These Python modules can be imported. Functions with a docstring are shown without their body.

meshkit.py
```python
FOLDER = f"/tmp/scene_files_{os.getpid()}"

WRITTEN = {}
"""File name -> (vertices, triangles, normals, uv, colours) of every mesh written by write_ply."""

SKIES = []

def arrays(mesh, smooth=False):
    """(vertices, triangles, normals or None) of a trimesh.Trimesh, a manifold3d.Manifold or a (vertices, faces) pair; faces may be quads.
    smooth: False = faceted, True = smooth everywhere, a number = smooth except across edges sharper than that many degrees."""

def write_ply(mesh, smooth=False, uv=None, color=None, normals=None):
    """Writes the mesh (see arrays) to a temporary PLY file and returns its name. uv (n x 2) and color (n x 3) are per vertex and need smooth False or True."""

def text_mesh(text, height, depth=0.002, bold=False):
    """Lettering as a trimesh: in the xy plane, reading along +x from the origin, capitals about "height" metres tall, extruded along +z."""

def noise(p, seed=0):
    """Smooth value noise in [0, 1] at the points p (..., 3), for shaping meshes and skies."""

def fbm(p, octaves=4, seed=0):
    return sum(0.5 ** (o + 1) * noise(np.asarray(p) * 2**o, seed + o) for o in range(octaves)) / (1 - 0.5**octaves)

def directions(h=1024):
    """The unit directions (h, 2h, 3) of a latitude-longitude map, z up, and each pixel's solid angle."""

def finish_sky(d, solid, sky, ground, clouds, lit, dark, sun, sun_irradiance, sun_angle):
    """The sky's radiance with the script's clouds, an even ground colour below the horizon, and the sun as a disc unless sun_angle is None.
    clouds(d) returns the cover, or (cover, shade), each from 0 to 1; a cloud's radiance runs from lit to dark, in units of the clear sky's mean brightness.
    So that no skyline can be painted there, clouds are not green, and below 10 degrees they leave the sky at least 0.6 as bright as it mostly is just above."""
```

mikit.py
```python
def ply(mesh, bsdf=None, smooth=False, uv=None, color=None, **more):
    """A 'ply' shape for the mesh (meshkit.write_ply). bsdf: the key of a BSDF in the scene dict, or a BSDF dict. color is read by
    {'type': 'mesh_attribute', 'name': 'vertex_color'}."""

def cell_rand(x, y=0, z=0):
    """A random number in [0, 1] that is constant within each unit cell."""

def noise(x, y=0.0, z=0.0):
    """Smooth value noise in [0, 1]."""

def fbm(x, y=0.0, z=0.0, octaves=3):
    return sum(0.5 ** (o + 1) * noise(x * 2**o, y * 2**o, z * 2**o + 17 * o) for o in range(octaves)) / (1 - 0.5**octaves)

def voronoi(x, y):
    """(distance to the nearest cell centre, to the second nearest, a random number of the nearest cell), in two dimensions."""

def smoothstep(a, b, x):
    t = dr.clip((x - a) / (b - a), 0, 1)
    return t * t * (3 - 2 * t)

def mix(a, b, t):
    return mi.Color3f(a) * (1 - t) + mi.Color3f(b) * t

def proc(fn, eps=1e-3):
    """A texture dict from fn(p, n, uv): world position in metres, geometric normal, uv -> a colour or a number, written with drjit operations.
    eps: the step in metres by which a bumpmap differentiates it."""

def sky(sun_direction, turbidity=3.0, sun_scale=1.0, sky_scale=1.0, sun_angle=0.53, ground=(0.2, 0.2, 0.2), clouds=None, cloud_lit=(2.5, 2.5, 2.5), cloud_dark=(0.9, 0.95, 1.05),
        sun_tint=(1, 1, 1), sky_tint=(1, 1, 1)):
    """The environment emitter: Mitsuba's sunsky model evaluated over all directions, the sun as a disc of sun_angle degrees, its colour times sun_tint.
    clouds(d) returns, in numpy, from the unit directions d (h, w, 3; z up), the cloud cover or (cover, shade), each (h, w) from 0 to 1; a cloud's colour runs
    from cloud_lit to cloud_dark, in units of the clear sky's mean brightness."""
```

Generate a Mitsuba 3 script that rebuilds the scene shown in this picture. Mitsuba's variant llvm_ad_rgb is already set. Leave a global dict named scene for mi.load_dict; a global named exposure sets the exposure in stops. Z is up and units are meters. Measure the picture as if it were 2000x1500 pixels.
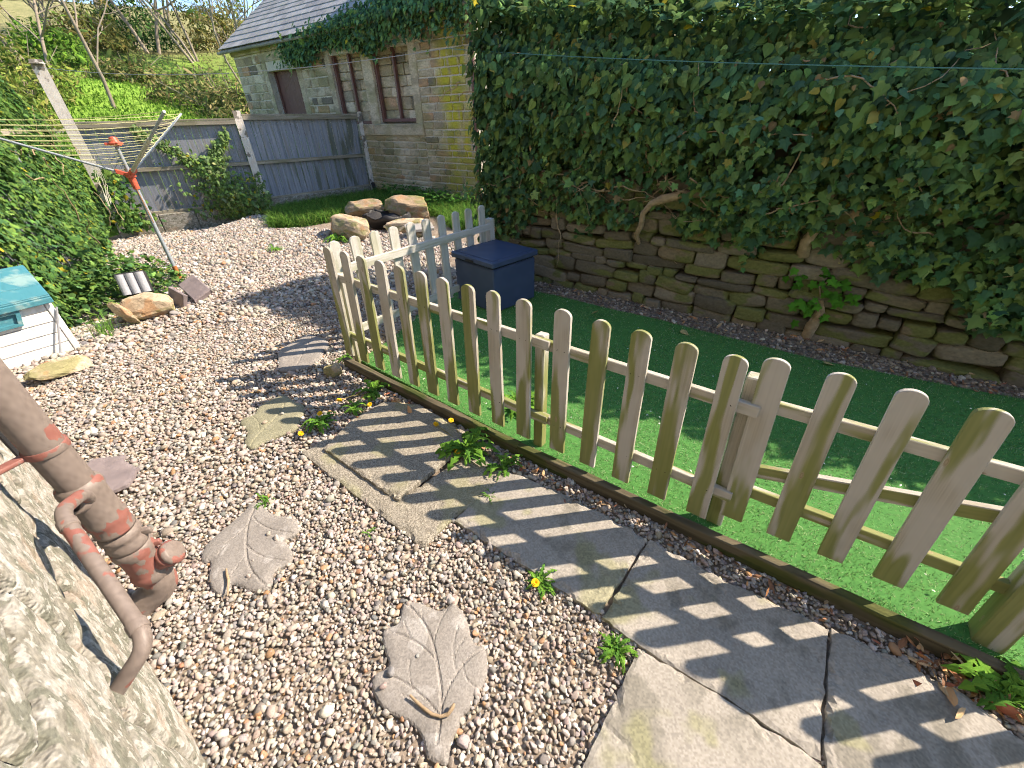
import math
import numpy as np
import trimesh
import drjit as dr
import mitsuba as mi
import mikit
from mikit import proc, noise, fbm, cell_rand, smoothstep, mix
import meshkit
from scipy.spatial import Delaunay
import shapely
from shapely.geometry import Polygon, LineString, Point, MultiLineString

T = mi.ScalarTransform4f
scene, labels = {}, {}

# ------------------------------------------------------------------ camera, sky, exposure
EYE = np.array([0.0, 0.0, 1.88])
PITCH, ROLL, FOCAL = 0.584767, -0.0252915, 801.73          # radians, radians, pixels of a 2000 wide frame
_f = np.array([0, math.cos(PITCH), -math.sin(PITCH)])
_u0 = np.cross([1.0, 0, 0], _f)
_up = -math.sin(ROLL) * np.array([1.0, 0, 0]) + math.cos(ROLL) * _u0
scene['camera'] = {'type': 'perspective', 'fov': 2 * math.degrees(math.atan(1000 / FOCAL)), 'fov_axis': 'x',
                   'near_clip': 0.05, 'far_clip': 900.0,
                   'to_world': T().look_at(origin=EYE.tolist(), target=(EYE + _f).tolist(), up=_up.tolist())}
SUN_AZ, SUN_EL = math.radians(12.0), math.radians(41.5)
SUN = [math.cos(SUN_AZ) * math.cos(SUN_EL), math.sin(SUN_AZ) * math.cos(SUN_EL), math.sin(SUN_EL)]
scene['sky'] = mikit.sky(SUN, turbidity=3.0, sun_angle=0.6, sun_scale=0.9, sky_scale=1.1, sun_tint=(0.97, 1.0, 1.08))
exposure = 3.1

# ------------------------------------------------------------------ directions of the garden
E1 = np.array([math.cos(math.radians(-37)), math.sin(math.radians(-37)), 0])   # along house wall, picket fence and ivy wall
N1 = np.array([-E1[1], E1[0], 0])                                            # away from the house
UP = np.array([0, 0, 1.0])
WALL0 = np.array([1.12, 4.61, 0])                                            # a point at the foot of the dry stone wall
FA, FB, FC = np.array([-8.266, 9.253]), np.array([-5.72, 10.547]), np.array([-3.766, 12.648])   # back fence posts
SHED0 = np.array([-3.74, 12.75, 0])


def rng(seed):
    return np.random.default_rng(seed)


def numbered(base):
    if base not in used:
        used.add(base)
        return base
    k = counters.get(base, 1)
    while f'{base}_{k:03d}' in used:
        k += 1
    counters[base] = k + 1
    used.add(f'{base}_{k:03d}')
    return f'{base}_{k:03d}'


used, counters = set(), {}


def thing(name, label=None, cat=None, group=None, kind=None):
    key = numbered(name)
    tag(key, label, cat, group, kind)
    return key


def tag(key, label=None, cat=None, group=None, kind=None):
    d = {k: v for k, v in dict(label=label, category=cat, group=group, kind=kind).items() if v}
    if d:
        labels[key] = d


def obj(name, mesh, bsdf, parent=None, smooth=False, uv=None, color=None, label=None, kind=None):
    """One entry of the scene: a part when a parent is given, else a thing of one mesh."""
    key = numbered(f'{parent}__{name}' if parent else name)
    if color is not None and np.ndim(color) == 1:
        color = np.tile(color, (len(mesh[0] if isinstance(mesh, tuple) else mesh.vertices), 1))
    scene[key] = mikit.ply(mesh, bsdf, smooth=smooth, uv=uv, color=color)
    if parent:
        tag(key, label, kind=kind)
    return key


# ------------------------------------------------------------------ mesh helpers: a mesh is (vertices, triangles)
def join(*ms):
    ms = [m for m in ms if len(m[0])]
    at = np.cumsum([0] + [len(m[0]) for m in ms])
    return np.vstack([m[0] for m in ms]), np.vstack([np.asarray(m[1]) + a for m, a in zip(ms, at)])


_c = []
for s in np.ndindex(2, 2, 2):
    for a in range(3):
        _c.append([*(2 * np.array(s) - 1), a])
_c = np.array(_c, float)
_cm = np.eye(3)[_c[:, 3].astype(int)]
_hull = trimesh.convex.convex_hull(_c[:, :3] * (1 - 0.2 * (1 - _cm)))
_near = [int(np.argmin(np.linalg.norm(_c[:, :3] * (1 - 0.2 * (1 - _cm)) - v, axis=1))) for v in _hull.vertices]
BOXF = np.array(_near)[_hull.faces]


def boxv(lx, ly, lz, b=0.003):
    """Chamfered box about the origin: (24, 3) vertices for the faces BOXF."""
    h = np.array([lx, ly, lz]) / 2
    b = min(b, 0.45 * h.min())
    return _c[:, :3] * (h - b * (1 - _cm))


def place(v, o, ax, ay=None, az=UP):
    ax = np.asarray(ax, float)
    if ay is None:
        ay = np.cross(az, ax)
        ay /= np.linalg.norm(ay)
    return np.asarray(o) + v[:, :1] * ax + v[:, 1:2] * np.asarray(ay) + v[:, 2:3] * np.asarray(az)


def box(o, lx, ly, lz, ax=(1, 0, 0), ay=None, az=UP, b=0.003):
    return place(boxv(lx, ly, lz, b), o, ax, ay, az), BOXF


def beam(p0, p1, w, h, b=0.003, up=UP):
    """Box from p0 to p1, w wide, h high, and its wood grain uv."""
    p0, p1 = np.asarray(p0, float), np.asarray(p1, float)
    L = np.linalg.norm(p1 - p0)
    ax = (p1 - p0) / L
    ay = np.cross(up, ax)
    ay /= np.linalg.norm(ay)
    az = np.cross(ax, ay)
    v = boxv(L, w, h, b)
    r = rng(int(abs(p0[0] * 977 + p0[1] * 331 + p0[2] * 71 + L * 13) * 100))
    uv = np.c_[v[:, 0] + r.uniform(0, 30), v[:, 1] + 1.3 * v[:, 2] + r.uniform(0, 30)]
    return (place(v, (p0 + p1) / 2, ax, ay, az), BOXF), uv


def wood(name, p0, p1, w, h, bsdf, parent, b=0.003, up=UP, label=None):
    m, uv = beam(p0, p1, w, h, b, up)
    return obj(name, m, bsdf, parent, uv=uv, label=label)


def tube(pts, radii, sides=8, cap=True):
    p = np.asarray(pts, float)
    n = len(p)
    rad = np.broadcast_to(np.asarray(radii, float), (n,))
    t = np.gradient(p, axis=0)
    t /= np.linalg.norm(t, axis=1, keepdims=True) + 1e-12
    a = np.cross(t[0], [0, 0, 1.0] if abs(t[0][2]) < 0.9 else [1.0, 0, 0])
    A = []
    for k in range(n):
        a = a - t[k] * (a @ t[k])
        a /= np.linalg.norm(a)
        A.append(a)
    A = np.array(A)
    B = np.cross(t, A)
    ang = np.arange(sides) * 2 * np.pi / sides
    v = p[:, None] + rad[:, None, None] * (np.cos(ang)[None, :, None] * A[:, None] + np.sin(ang)[None, :, None] * B[:, None])
    i, j = np.meshgrid(np.arange(n - 1), np.arange(sides), indexing='ij')
    q = np.stack([i * sides + j, i * sides + (j + 1) % sides, (i + 1) * sides + (j + 1) % sides, (i + 1) * sides + j], -1).reshape(-1, 4)
    f = np.vstack([q[:, [0, 1, 2]], q[:, [0, 2, 3]]])
    v = v.reshape(-1, 3)
    if cap:
        m = len(v)
        v = np.vstack([v, p[0], p[-1]])
        k = np.arange(sides)
        f = np.vstack([f, np.c_[np.full(sides, m), (k + 1) % sides, k], np.c_[np.full(sides, m + 1), (n - 1) * sides + k, (n - 1) * sides + (k + 1) % sides]])
    return v, f


def bend(pts, r=0.04, n=6):
    """A polyline with its corners rounded."""
    p = [np.asarray(q, float) for q in pts]
    out = [p[0]]
    for a, b, c in zip(p, p[1:], p[2:]):
        d1, d2 = a - b, c - b
        k = min(r, 0.45 * np.linalg.norm(d1), 0.45 * np.linalg.norm(d2))
        s, e = b + d1 / np.linalg.norm(d1) * k, b + d2 / np.linalg.norm(d2) * k
        for t in np.linspace(0, 1, n):
            out.append((1 - t) ** 2 * s + 2 * t * (1 - t) * b + t * t * e)
    out.append(p[-1])
    return np.array(out)


def lathe_on(profile, p0, axis, sides=24):
    """Surface of revolution: profile [(along, radius)] from p0 along axis."""
    axis = np.asarray(axis, float) / np.linalg.norm(axis)
    a = np.cross(axis, [0, 0, 1.0] if abs(axis[2]) < 0.9 else [1.0, 0, 0])
    a /= np.linalg.norm(a)
    b = np.cross(axis, a)
    ang = np.arange(sides) * 2 * np.pi / sides
    pr = np.array(profile, float)
    v = (np.asarray(p0) + pr[:, :1] * axis)[:, None] + pr[:, 1][:, None, None] * (np.cos(ang)[None, :, None] * a + np.sin(ang)[None, :, None] * b)
    n = len(pr)
    i, j = np.meshgrid(np.arange(n - 1), np.arange(sides), indexing='ij')
    q = np.stack([i * sides + j, i * sides + (j + 1) % sides, (i + 1) * sides + (j + 1) % sides, (i + 1) * sides + j], -1).reshape(-1, 4)
    return v.reshape(-1, 3), np.vstack([q[:, [0, 1, 2]], q[:, [0, 2, 3]]])


ICO1, ICO2, ICO3 = (trimesh.creation.icosphere(subdivisions=k) for k in (1, 2, 3))


def rock(size, seed, cuts=7, rough=0.08, base=ICO2, square=0.0):
    """An angular stone: a sphere cut by planes, roughened, scaled to the half sizes."""
    r = rng(seed)
    v = np.array(base.vertices)
    if square:
        v = v / (np.abs(v) ** (1 / square)).sum(1, keepdims=True) ** square
    for _ in range(cuts):
        n = r.normal(size=3)
        n /= np.linalg.norm(n)
        d = r.uniform(0.62, 0.9)
        over = np.maximum(v @ n - d, 0)
        v = v - over[:, None] * n
    v = v * (1 + rough * (meshkit.fbm(v * 2.3 + r.uniform(0, 50, 3), 5, seed)[:, None] - 0.5) * 2)
    return v * np.asarray(size), np.array(base.faces)


def rotz(v, a):
    c, s = math.cos(a), math.sin(a)
    return np.c_[v[:, 0] * c - v[:, 1] * s, v[:, 0] * s + v[:, 1] * c, v[:, 2]]


def resample(poly, step, jitter=0.0, seed=0, smooth=0):
    p = np.asarray(poly, float)
    for _ in range(smooth):                                   # round the corners a little
        q = np.roll(p, -1, 0)
        p = np.stack([0.75 * p + 0.25 * q, 0.25 * p + 0.75 * q], 1).reshape(-1, 2)
    ring = LineString(np.vstack([p, p[:1]]))
    n = max(4, int(ring.length / step))
    q = np.array([ring.interpolate(t, normalized=True).coords[0] for t in np.arange(n) / n])
    return q + rng(seed).normal(0, jitter, q.shape)


def plate(poly, top, bottom, grid, zfun=None, edge=0.006, step=None, jitter=0.0, seed=0, smooth=0):
    """A slab over the outline: fine top surface (height top + zfun(xy, distance to edge)), rounded rim, sides."""
    ring = resample(poly, step or grid, jitter, seed, smooth)
    pg = Polygon(ring).buffer(0)
    x0, y0, x1, y1 = pg.bounds
    gx, gy = np.meshgrid(np.arange(x0, x1, grid), np.arange(y0, y1, grid))
    pts = np.c_[gx.ravel(), gy.ravel()] + rng(seed + 1).uniform(-0.25, 0.25, (gx.size, 2)) * grid
    inner = pg.buffer(-0.6 * grid)
    pts = pts[shapely.contains_xy(inner, pts[:, 0], pts[:, 1])]
    p = np.vstack([ring, pts])
    tri = Delaunay(p).simplices
    c = p[tri].mean(1)
    tri = tri[shapely.contains_xy(pg, c[:, 0], c[:, 1])]
    a, b, d = p[tri[:, 0]], p[tri[:, 1]], p[tri[:, 2]]
    area = (b[:, 0] - a[:, 0]) * (d[:, 1] - a[:, 1]) - (b[:, 1] - a[:, 1]) * (d[:, 0] - a[:, 0])
    tri = np.where(area[:, None] < 0, tri[:, ::-1], tri)
    dist = shapely.distance(shapely.points(p), pg.exterior)
    z = top - edge * np.maximum(0, 1 - dist / max(edge * 1.5, grid * 0.8)) ** 2
    if zfun is not None:
        z = z + zfun(p, dist)
    n = len(ring)
    k = np.arange(n)
    v = np.vstack([np.c_[p, z], np.c_[ring, np.full(n, bottom)]])
    m = len(p)
    ccw = Polygon(ring).exterior.is_ccw
    s = np.vstack([np.c_[k, m + k, (k + 1) % n], np.c_[(k + 1) % n, m + k, m + (k + 1) % n]])
    return v, np.vstack([tri, s if ccw else s[:, ::-1]])


def const_uv(n, seed):
    return np.tile(rng(seed).uniform(0, 1, 2), (n, 1))


# ------------------------------------------------------------------ materials
VC = {'type': 'mesh_attribute', 'name': 'vertex_color'}


def mat(name, color, rough=0.8, spec=0.4, bump=None, height=0.002, eps=1e-3, two=True, **more):
    b = {'type': 'principled', 'base_color': color if isinstance(color, dict) else {'type': 'rgb', 'value': list(color)}, 'roughness': rough, 'specular': spec, **more}
    if bump is not None:
        b = {'type': 'bumpmap', 'texture': proc(bump, eps), 'scale': height, 'bsdf': b}
    scene[name] = {'type': 'twosided', 'bsdf': b} if two else b
    return name


def c3(r, g, b):
    return mi.Color3f(r, g, b)


def t_soil(p, n, uv):
    a = fbm(p.x * 3, p.y * 3, p.z * 3)
    b = noise(p.x * 60, p.y * 60)
    c = mix((0.075, 0.055, 0.04), (0.14, 0.11, 0.085), a)
    return c * (0.6 + 0.8 * b)


def t_gravel_bed(p, n, uv):
    a = noise(p.x * 45, p.y * 45)
    return mix((0.13, 0.105, 0.08), (0.27, 0.225, 0.185), a)


def t_terrain(p, n, uv):
    a = fbm(p.x * 0.35, p.y * 0.35)
    b = fbm(p.x * 2.5, p.y * 2.5)
    c = mix((0.10, 0.20, 0.025), (0.19, 0.30, 0.05), b)
    far = smoothstep(33.0, 40.0, dr.sqrt(p.x * p.x + p.y * p.y) + 6 * (a - 0.5))
    return mix(c, mix((0.10, 0.11, 0.045), (0.22, 0.20, 0.10), b), far)


def t_wood(p, n, uv):
    s = noise(uv.x * 2.6, uv.y * 260.0)
    s2 = fbm(uv.x * 4.0, uv.y * 75.0, 7.0)
    c = mix((0.285, 0.262, 0.215), (0.43, 0.40, 0.34), 0.5 * s + 0.5 * s2)
    grey = smoothstep(0.34, 0.56, fbm(p.x * 9 + uv.x, p.y * 9, p.z * 3.0))
    c = mix(c, (0.43, 0.415, 0.385), 0.7 * grey)
    g = smoothstep(0.50, 0.68, fbm(uv.x * 2.4 + 3, uv.y * 17.0, 2.0) + 0.22 * (1 - smoothstep(0.1, 0.7, p.z)))      # algae, in streaks, more of it near the grass
    c = mix(c, mix((0.125, 0.15, 0.020), (0.215, 0.23, 0.055), s2), 0.85 * g)
    k = dr.sqrt(dr.square((uv.x - dr.floor(uv.x * 1.1) / 1.1 - 0.45) * 34) + dr.square((uv.y * 9 - dr.floor(uv.y * 9) - 0.5) * 11))
    knot = (1 - smoothstep(0.55, 0.8, k)) * (cell_rand(dr.floor(uv.x * 1.1), dr.floor(uv.y * 9), 4.0) > 0.62)
    return mix(c, mix((0.22, 0.165, 0.10), (0.35, 0.28, 0.19), noise(k * 7, 1.0)), 0.8 * knot)


def t_wood_pale(p, n, uv):
    s = noise(uv.x * 2.6, uv.y * 260.0)
    s2 = fbm(uv.x * 4.0, uv.y * 75.0, 7.0)
    c = mix((0.40, 0.39, 0.355), (0.56, 0.55, 0.52), 0.5 * s + 0.5 * s2)
    return mix(c, (0.30, 0.30, 0.19), 0.5 * smoothstep(0.55, 0.7, fbm(uv.x * 2.4 + 3, uv.y * 17.0, 2.0)))


def b_wood(p, n, uv):
    return 0.6 * noise(uv.x * 3, uv.y * 170.0) + 0.4 * noise(uv.x * 9, uv.y * 60.0)


def t_sleeper(p, n, uv):
    s = noise(uv.x * 3, uv.y * 90.0)
    c = mix((0.060, 0.052, 0.034), (0.15, 0.128, 0.085), s)
    g = smoothstep(0.50, 0.66, fbm(p.x * 4, p.y * 4, p.z * 9))
    return mix(c, mix((0.035, 0.055, 0.012), (0.085, 0.10, 0.02), s), 0.8 * g)


def t_board(p, n, uv):
    s = noise(uv.x * 1.4, uv.y * 70.0)
    c = mix((0.17, 0.185, 0.225), (0.265, 0.28, 0.325), s)
    w = smoothstep(0.56, 0.7, fbm(uv.x * 1.2, uv.y * 12.0))
    c = mix(c, (0.20, 0.185, 0.16), 0.5 * w)
    g = smoothstep(0.62, 0.75, fbm(uv.x * 0.9 + 5, uv.y * 7.0) + 0.25 * smoothstep(-4.9, -3.9, p.x) - 0.05)
    return mix(c, (0.07, 0.085, 0.045), 0.7 * g)


def t_rail(p, n, uv):
    s = noise(uv.x * 2, uv.y * 90.0)
    return mix(mix((0.17, 0.15, 0.115), (0.34, 0.31, 0.255), s), (0.15, 0.145, 0.08), 0.6 * smoothstep(0.5, 0.7, fbm(uv.x * 2, uv.y * 9)))


def t_paint_post(p, n, uv):
    a = fbm(p.x * 7, p.y * 7, p.z * 5, octaves=4)
    c = mix((0.50, 0.45, 0.41), (0.62, 0.59, 0.55), noise(p.x * 30, p.y * 30, p.z * 14))
    return mix(c, (0.20, 0.18, 0.155), smoothstep(0.60, 0.64, a))


def t_drystone(p, n, uv):
    a = fbm(p.x * 5, p.y * 5, p.z * 9)
    g = fbm(p.x * 55, p.y * 55, p.z * 55)
    c = mix((0.105, 0.09, 0.065), (0.235, 0.20, 0.15), uv.x)
    c = mix(c, (0.20, 0.155, 0.10), smoothstep(0.72, 0.9, uv.y))
    c = c * (0.65 + 0.7 * g)
    moss = smoothstep(0.50, 0.63, a + 0.34 * (uv.y - 0.5))
    return mix(c, mix((0.085, 0.105, 0.022), (0.185, 0.20, 0.055), g), 0.75 * moss)


def b_stone(p, n, uv):
    return 0.6 * fbm(p.x * 26, p.y * 26, p.z * 26) + 0.4 * noise(p.x * 120, p.y * 120, p.z * 120)


def t_wallcore(p, n, uv):
    return mix((0.10, 0.082, 0.06), (0.20, 0.17, 0.125), fbm(p.x * 8, p.y * 8, p.z * 8))


def t_sandstone(p, n, uv):
    a = fbm(p.x * 3.5, p.y * 3.5, p.z * 6)
    g = fbm(p.x * 28, p.y * 28, p.z * 40)
    c = mix((0.34, 0.27, 0.175), (0.56, 0.475, 0.345), uv.x)
    c = mix(c, (0.42, 0.24, 0.13), 0.85 * smoothstep(0.86, 0.93, uv.y))
    c = mix(c, (0.135, 0.115, 0.09), 0.9 * (1 - smoothstep(0.07, 0.14, uv.y)))
    c = c * (0.62 + 0.76 * g)
    soot = smoothstep(0.50, 0.68, a)
    c = mix(c, (0.20, 0.165, 0.115), 0.5 * soot)
    u = (p.x + 3.74) * 0.7986 - (p.y - 12.75) * 0.6018                      # metres along the front: the algae streak below the broken gutter
    alg = (1 - smoothstep(0.20, 0.62, dr.abs(u - 3.36 + 0.25 * (noise(p.z * 4, 3.0) - 0.5)))) * smoothstep(0.25, 0.6, fbm(u * 9, p.z * 1.6, 4.0) + 0.12)
    c = mix(c, mix((0.30, 0.27, 0.015), (0.50, 0.45, 0.045), g), 0.95 * alg)
    low = smoothstep(0.45, 0.62, fbm(p.x * 2, p.y * 2, p.z * 2.6) + 0.16 * (1 - smoothstep(0.1, 1.2, p.z)))
    return mix(c, mix((0.14, 0.135, 0.05), (0.26, 0.24, 0.10), g), 0.5 * low)


def t_mortar(p, n, uv):
    return mix((0.42, 0.38, 0.30), (0.60, 0.55, 0.46), fbm(p.x * 15, p.y * 15, p.z * 15))


def t_houserock(p, n, uv):
    a = fbm(p.x * 14, p.y * 14, p.z * 20, octaves=5)
    g = fbm(p.x * 110, p.y * 110, p.z * 110)
    v = fbm(p.x * 26 + 5, p.y * 26, p.z * 22, octaves=5)
    c = mix((0.27, 0.255, 0.21), (0.46, 0.44, 0.395), smoothstep(0.3, 0.7, a))
    c = mix(c, (0.205, 0.21, 0.165), 0.8 * smoothstep(0.50, 0.60, v))
    c = mix(c, (0.58, 0.57, 0.53), 0.75 * smoothstep(0.55, 0.63, fbm(p.x * 40, p.y * 40, p.z * 34 + 8, octaves=4)))
    c = mix(c, (0.42, 0.325, 0.255), 0.45 * smoothstep(0.58, 0.70, fbm(p.x * 9, p.y * 9, p.z * 9 + 20, octaves=4)))
    return c * (0.36 + 0.60 * g)


def b_houserock(p, n, uv):
    return 0.65 * fbm(p.x * 22, p.y * 22, p.z * 22, octaves=5) + 0.35 * noise(p.x * 150, p.y * 150, p.z * 150)


def t_flag(p, n, uv):
    a = fbm(p.x * 5, p.y * 5, uv.x * 9, octaves=4)
    g = noise(p.x * 150, p.y * 150)
    c = mix((0.30, 0.28, 0.25), (0.41, 0.385, 0.345), a)
    c = mix(c, (0.20, 0.19, 0.16), 0.7 * smoothstep(0.53, 0.68, fbm(p.x * 9, p.y * 9, 3.0 + uv.y)))
    c = mix(c, (0.29, 0.29, 0.15), 0.6 * smoothstep(0.58, 0.70, fbm(p.x * 6, p.y * 6, 11.0)))
    return c * (0.66 + 0.34 * g)


def t_aggregate(p, n, uv):
    d, e, w = mikit.voronoi(p.x * 170, p.y * 170)
    c = mix((0.20, 0.18, 0.145), (0.50, 0.46, 0.385), w)
    c = c * (0.5 + 0.3 * smoothstep(0.02, 0.3, e - d))
    a = fbm(p.x * 6, p.y * 6, 5.0)
    return mix(c, (0.25, 0.25, 0.13), 0.45 * smoothstep(0.5, 0.7, a))


def t_caststone(p, n, uv):
    a = fbm(p.x * 7, p.y * 7, 2.0, octaves=4)
    g = noise(p.x * 210, p.y * 210)
    c = mix((0.27, 0.25, 0.23), (0.385, 0.36, 0.335), a)
    c = mix(c, (0.30, 0.30, 0.17), 0.7 * smoothstep(0.3, 0.9, uv.x))
    c = mix(c, (0.52, 0.50, 0.48), 0.5 * smoothstep(0.66, 0.74, fbm(p.x * 12, p.y * 12, 6.0, octaves=4)) * (1 - uv.x))
    return c * (0.56 + 0.32 * g)


def b_grit(p, n, uv):
    return 0.5 * noise(p.x * 220, p.y * 220, p.z * 220) + 0.5 * fbm(p.x * 40, p.y * 40, p.z * 40)


def t_slate(p, n, uv):
    a = fbm(p.x * 6, p.y * 6, p.z * 6)
    c = mix((0.17, 0.16, 0.155), (0.34, 0.325, 0.31), 0.6 * uv.x + 0.4 * a)
    return mix(c, (0.30, 0.29, 0.20), 0.5 * smoothstep(0.55, 0.7, fbm(p.x * 11, p.y * 11, p.z * 11 + 3)))


def t_purple(p, n, uv):
    a = fbm(p.x * 14, p.y * 14, p.z * 14)
    return mix((0.15, 0.125, 0.13), (0.27, 0.225, 0.225), a)


def t_rock(p, n, uv):
    a = fbm(p.x * 7, p.y * 7, p.z * 10)
    g = fbm(p.x * 45, p.y * 45, p.z * 45)
    c = mix((0.27, 0.20, 0.13), (0.42, 0.35, 0.255), uv.x)
    c = c * (0.6 + 0.8 * g)
    c = mix(c, (0.36, 0.185, 0.08), 0.6 * smoothstep(0.55, 0.7, fbm(p.x * 9, p.y * 9, p.z * 5 + 7)))
    return mix(c, (0.17, 0.18, 0.06), 0.65 * smoothstep(0.5, 0.64, a))


def t_pipe(p, n, uv):
    a = fbm(p.x * 16, p.y * 16, p.z * 9, octaves=4)
    dust = mix((0.15, 0.12, 0.105), (0.205, 0.168, 0.148), noise(p.x * 90, p.y * 90, p.z * 50))
    bare = mix((0.215, 0.06, 0.045), (0.27, 0.095, 0.075), noise(p.x * 40, p.y * 40, p.z * 40))
    return mix(dust, mix(bare, dust, 0.25), smoothstep(0.575, 0.605, a + uv.x))


def t_whitebox(p, n, uv):
    a = fbm(p.x * 20, p.y * 20, p.z * 8)
    return mix((0.70, 0.70, 0.69), (0.58, 0.58, 0.56), smoothstep(0.5, 0.7, a))


def t_teal(p, n, uv):
    a = fbm(p.x * 5, p.y * 12, p.z * 9, octaves=4)
    return mix((0.055, 0.20, 0.255), (0.20, 0.32, 0.33), smoothstep(0.48, 0.66, a))


def t_navy(p, n, uv):
    return mix((0.040, 0.062, 0.125), (0.058, 0.082, 0.15), fbm(p.x * 9, p.y * 9, p.z * 9))


def b_rattan(p, n, uv):
    u = p.x * E1[0] + p.y * E1[1]
    v = p.x * N1[0] + p.y * N1[1]
    return 0.5 + 0.5 * dr.sin((u + v) * 300) * dr.sin(p.z * 420)


def t_bark(p, n, uv):
    return mix((0.17, 0.14, 0.11), (0.34, 0.29, 0.235), fbm(p.x * 5, p.y * 5, p.z * 2))


def t_stem(p, n, uv):
    return mix((0.20, 0.14, 0.085), (0.44, 0.335, 0.22), fbm(p.x * 30, p.y * 30, p.z * 30))


def t_lawn(p, n, uv):
    return mix((0.045, 0.15, 0.035), (0.08, 0.23, 0.055), fbm(p.x * 60, p.y * 60))


def t_brownpaint(p, n, uv):
    return mix((0.115, 0.05, 0.04), (0.165, 0.08, 0.065), fbm(p.x * 8, p.y * 8, p.z * 3))


mat('m_soil', proc(t_soil), 0.95, 0.1)
mat('m_bed', proc(t_gravel_bed), 0.95, 0.1)
mat('m_terrain', proc(t_terrain), 0.95, 0.1)
mat('m_pebble', VC, 0.72, 0.35)
mat('m_wood', proc(t_wood), 0.8, 0.25, b_wood, 0.0012)
mat('m_wood_pale', proc(t_wood_pale), 0.8, 0.25, b_wood, 0.0012)
mat('m_sleeper', proc(t_sleeper), 0.85, 0.2, b_wood, 0.003)
mat('m_board', proc(t_board), 0.7, 0.3)
mat('m_rail', proc(t_rail), 0.85, 0.2)
mat('m_post', proc(t_paint_post), 0.85, 0.2)
mat('m_drystone', proc(t_drystone), 0.9, 0.2, b_stone, 0.012)
mat('m_core', proc(t_wallcore), 0.95, 0.1)
mat('m_sandstone', proc(t_sandstone), 0.9, 0.2)
mat('m_mortar', proc(t_mortar), 0.95, 0.1)
mat('m_houserock', proc(t_houserock), 0.9, 0.2, b_houserock, 0.022)
mat('m_flag', proc(t_flag), 0.85, 0.25, b_grit, 0.0016)
mat('m_aggregate', proc(t_aggregate), 0.85, 0.25, b_grit, 0.003)
mat('m_cast', proc(t_caststone), 0.85, 0.25, b_grit, 0.0014)
mat('m_slate', proc(t_slate), 0.6, 0.35)
mat('m_purple', proc(t_purple), 0.65, 0.35)
mat('m_rock', proc(t_rock), 0.9, 0.2, b_stone, 0.010)
mat('m_pipe', proc(t_pipe), 0.5, 0.4)
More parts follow.
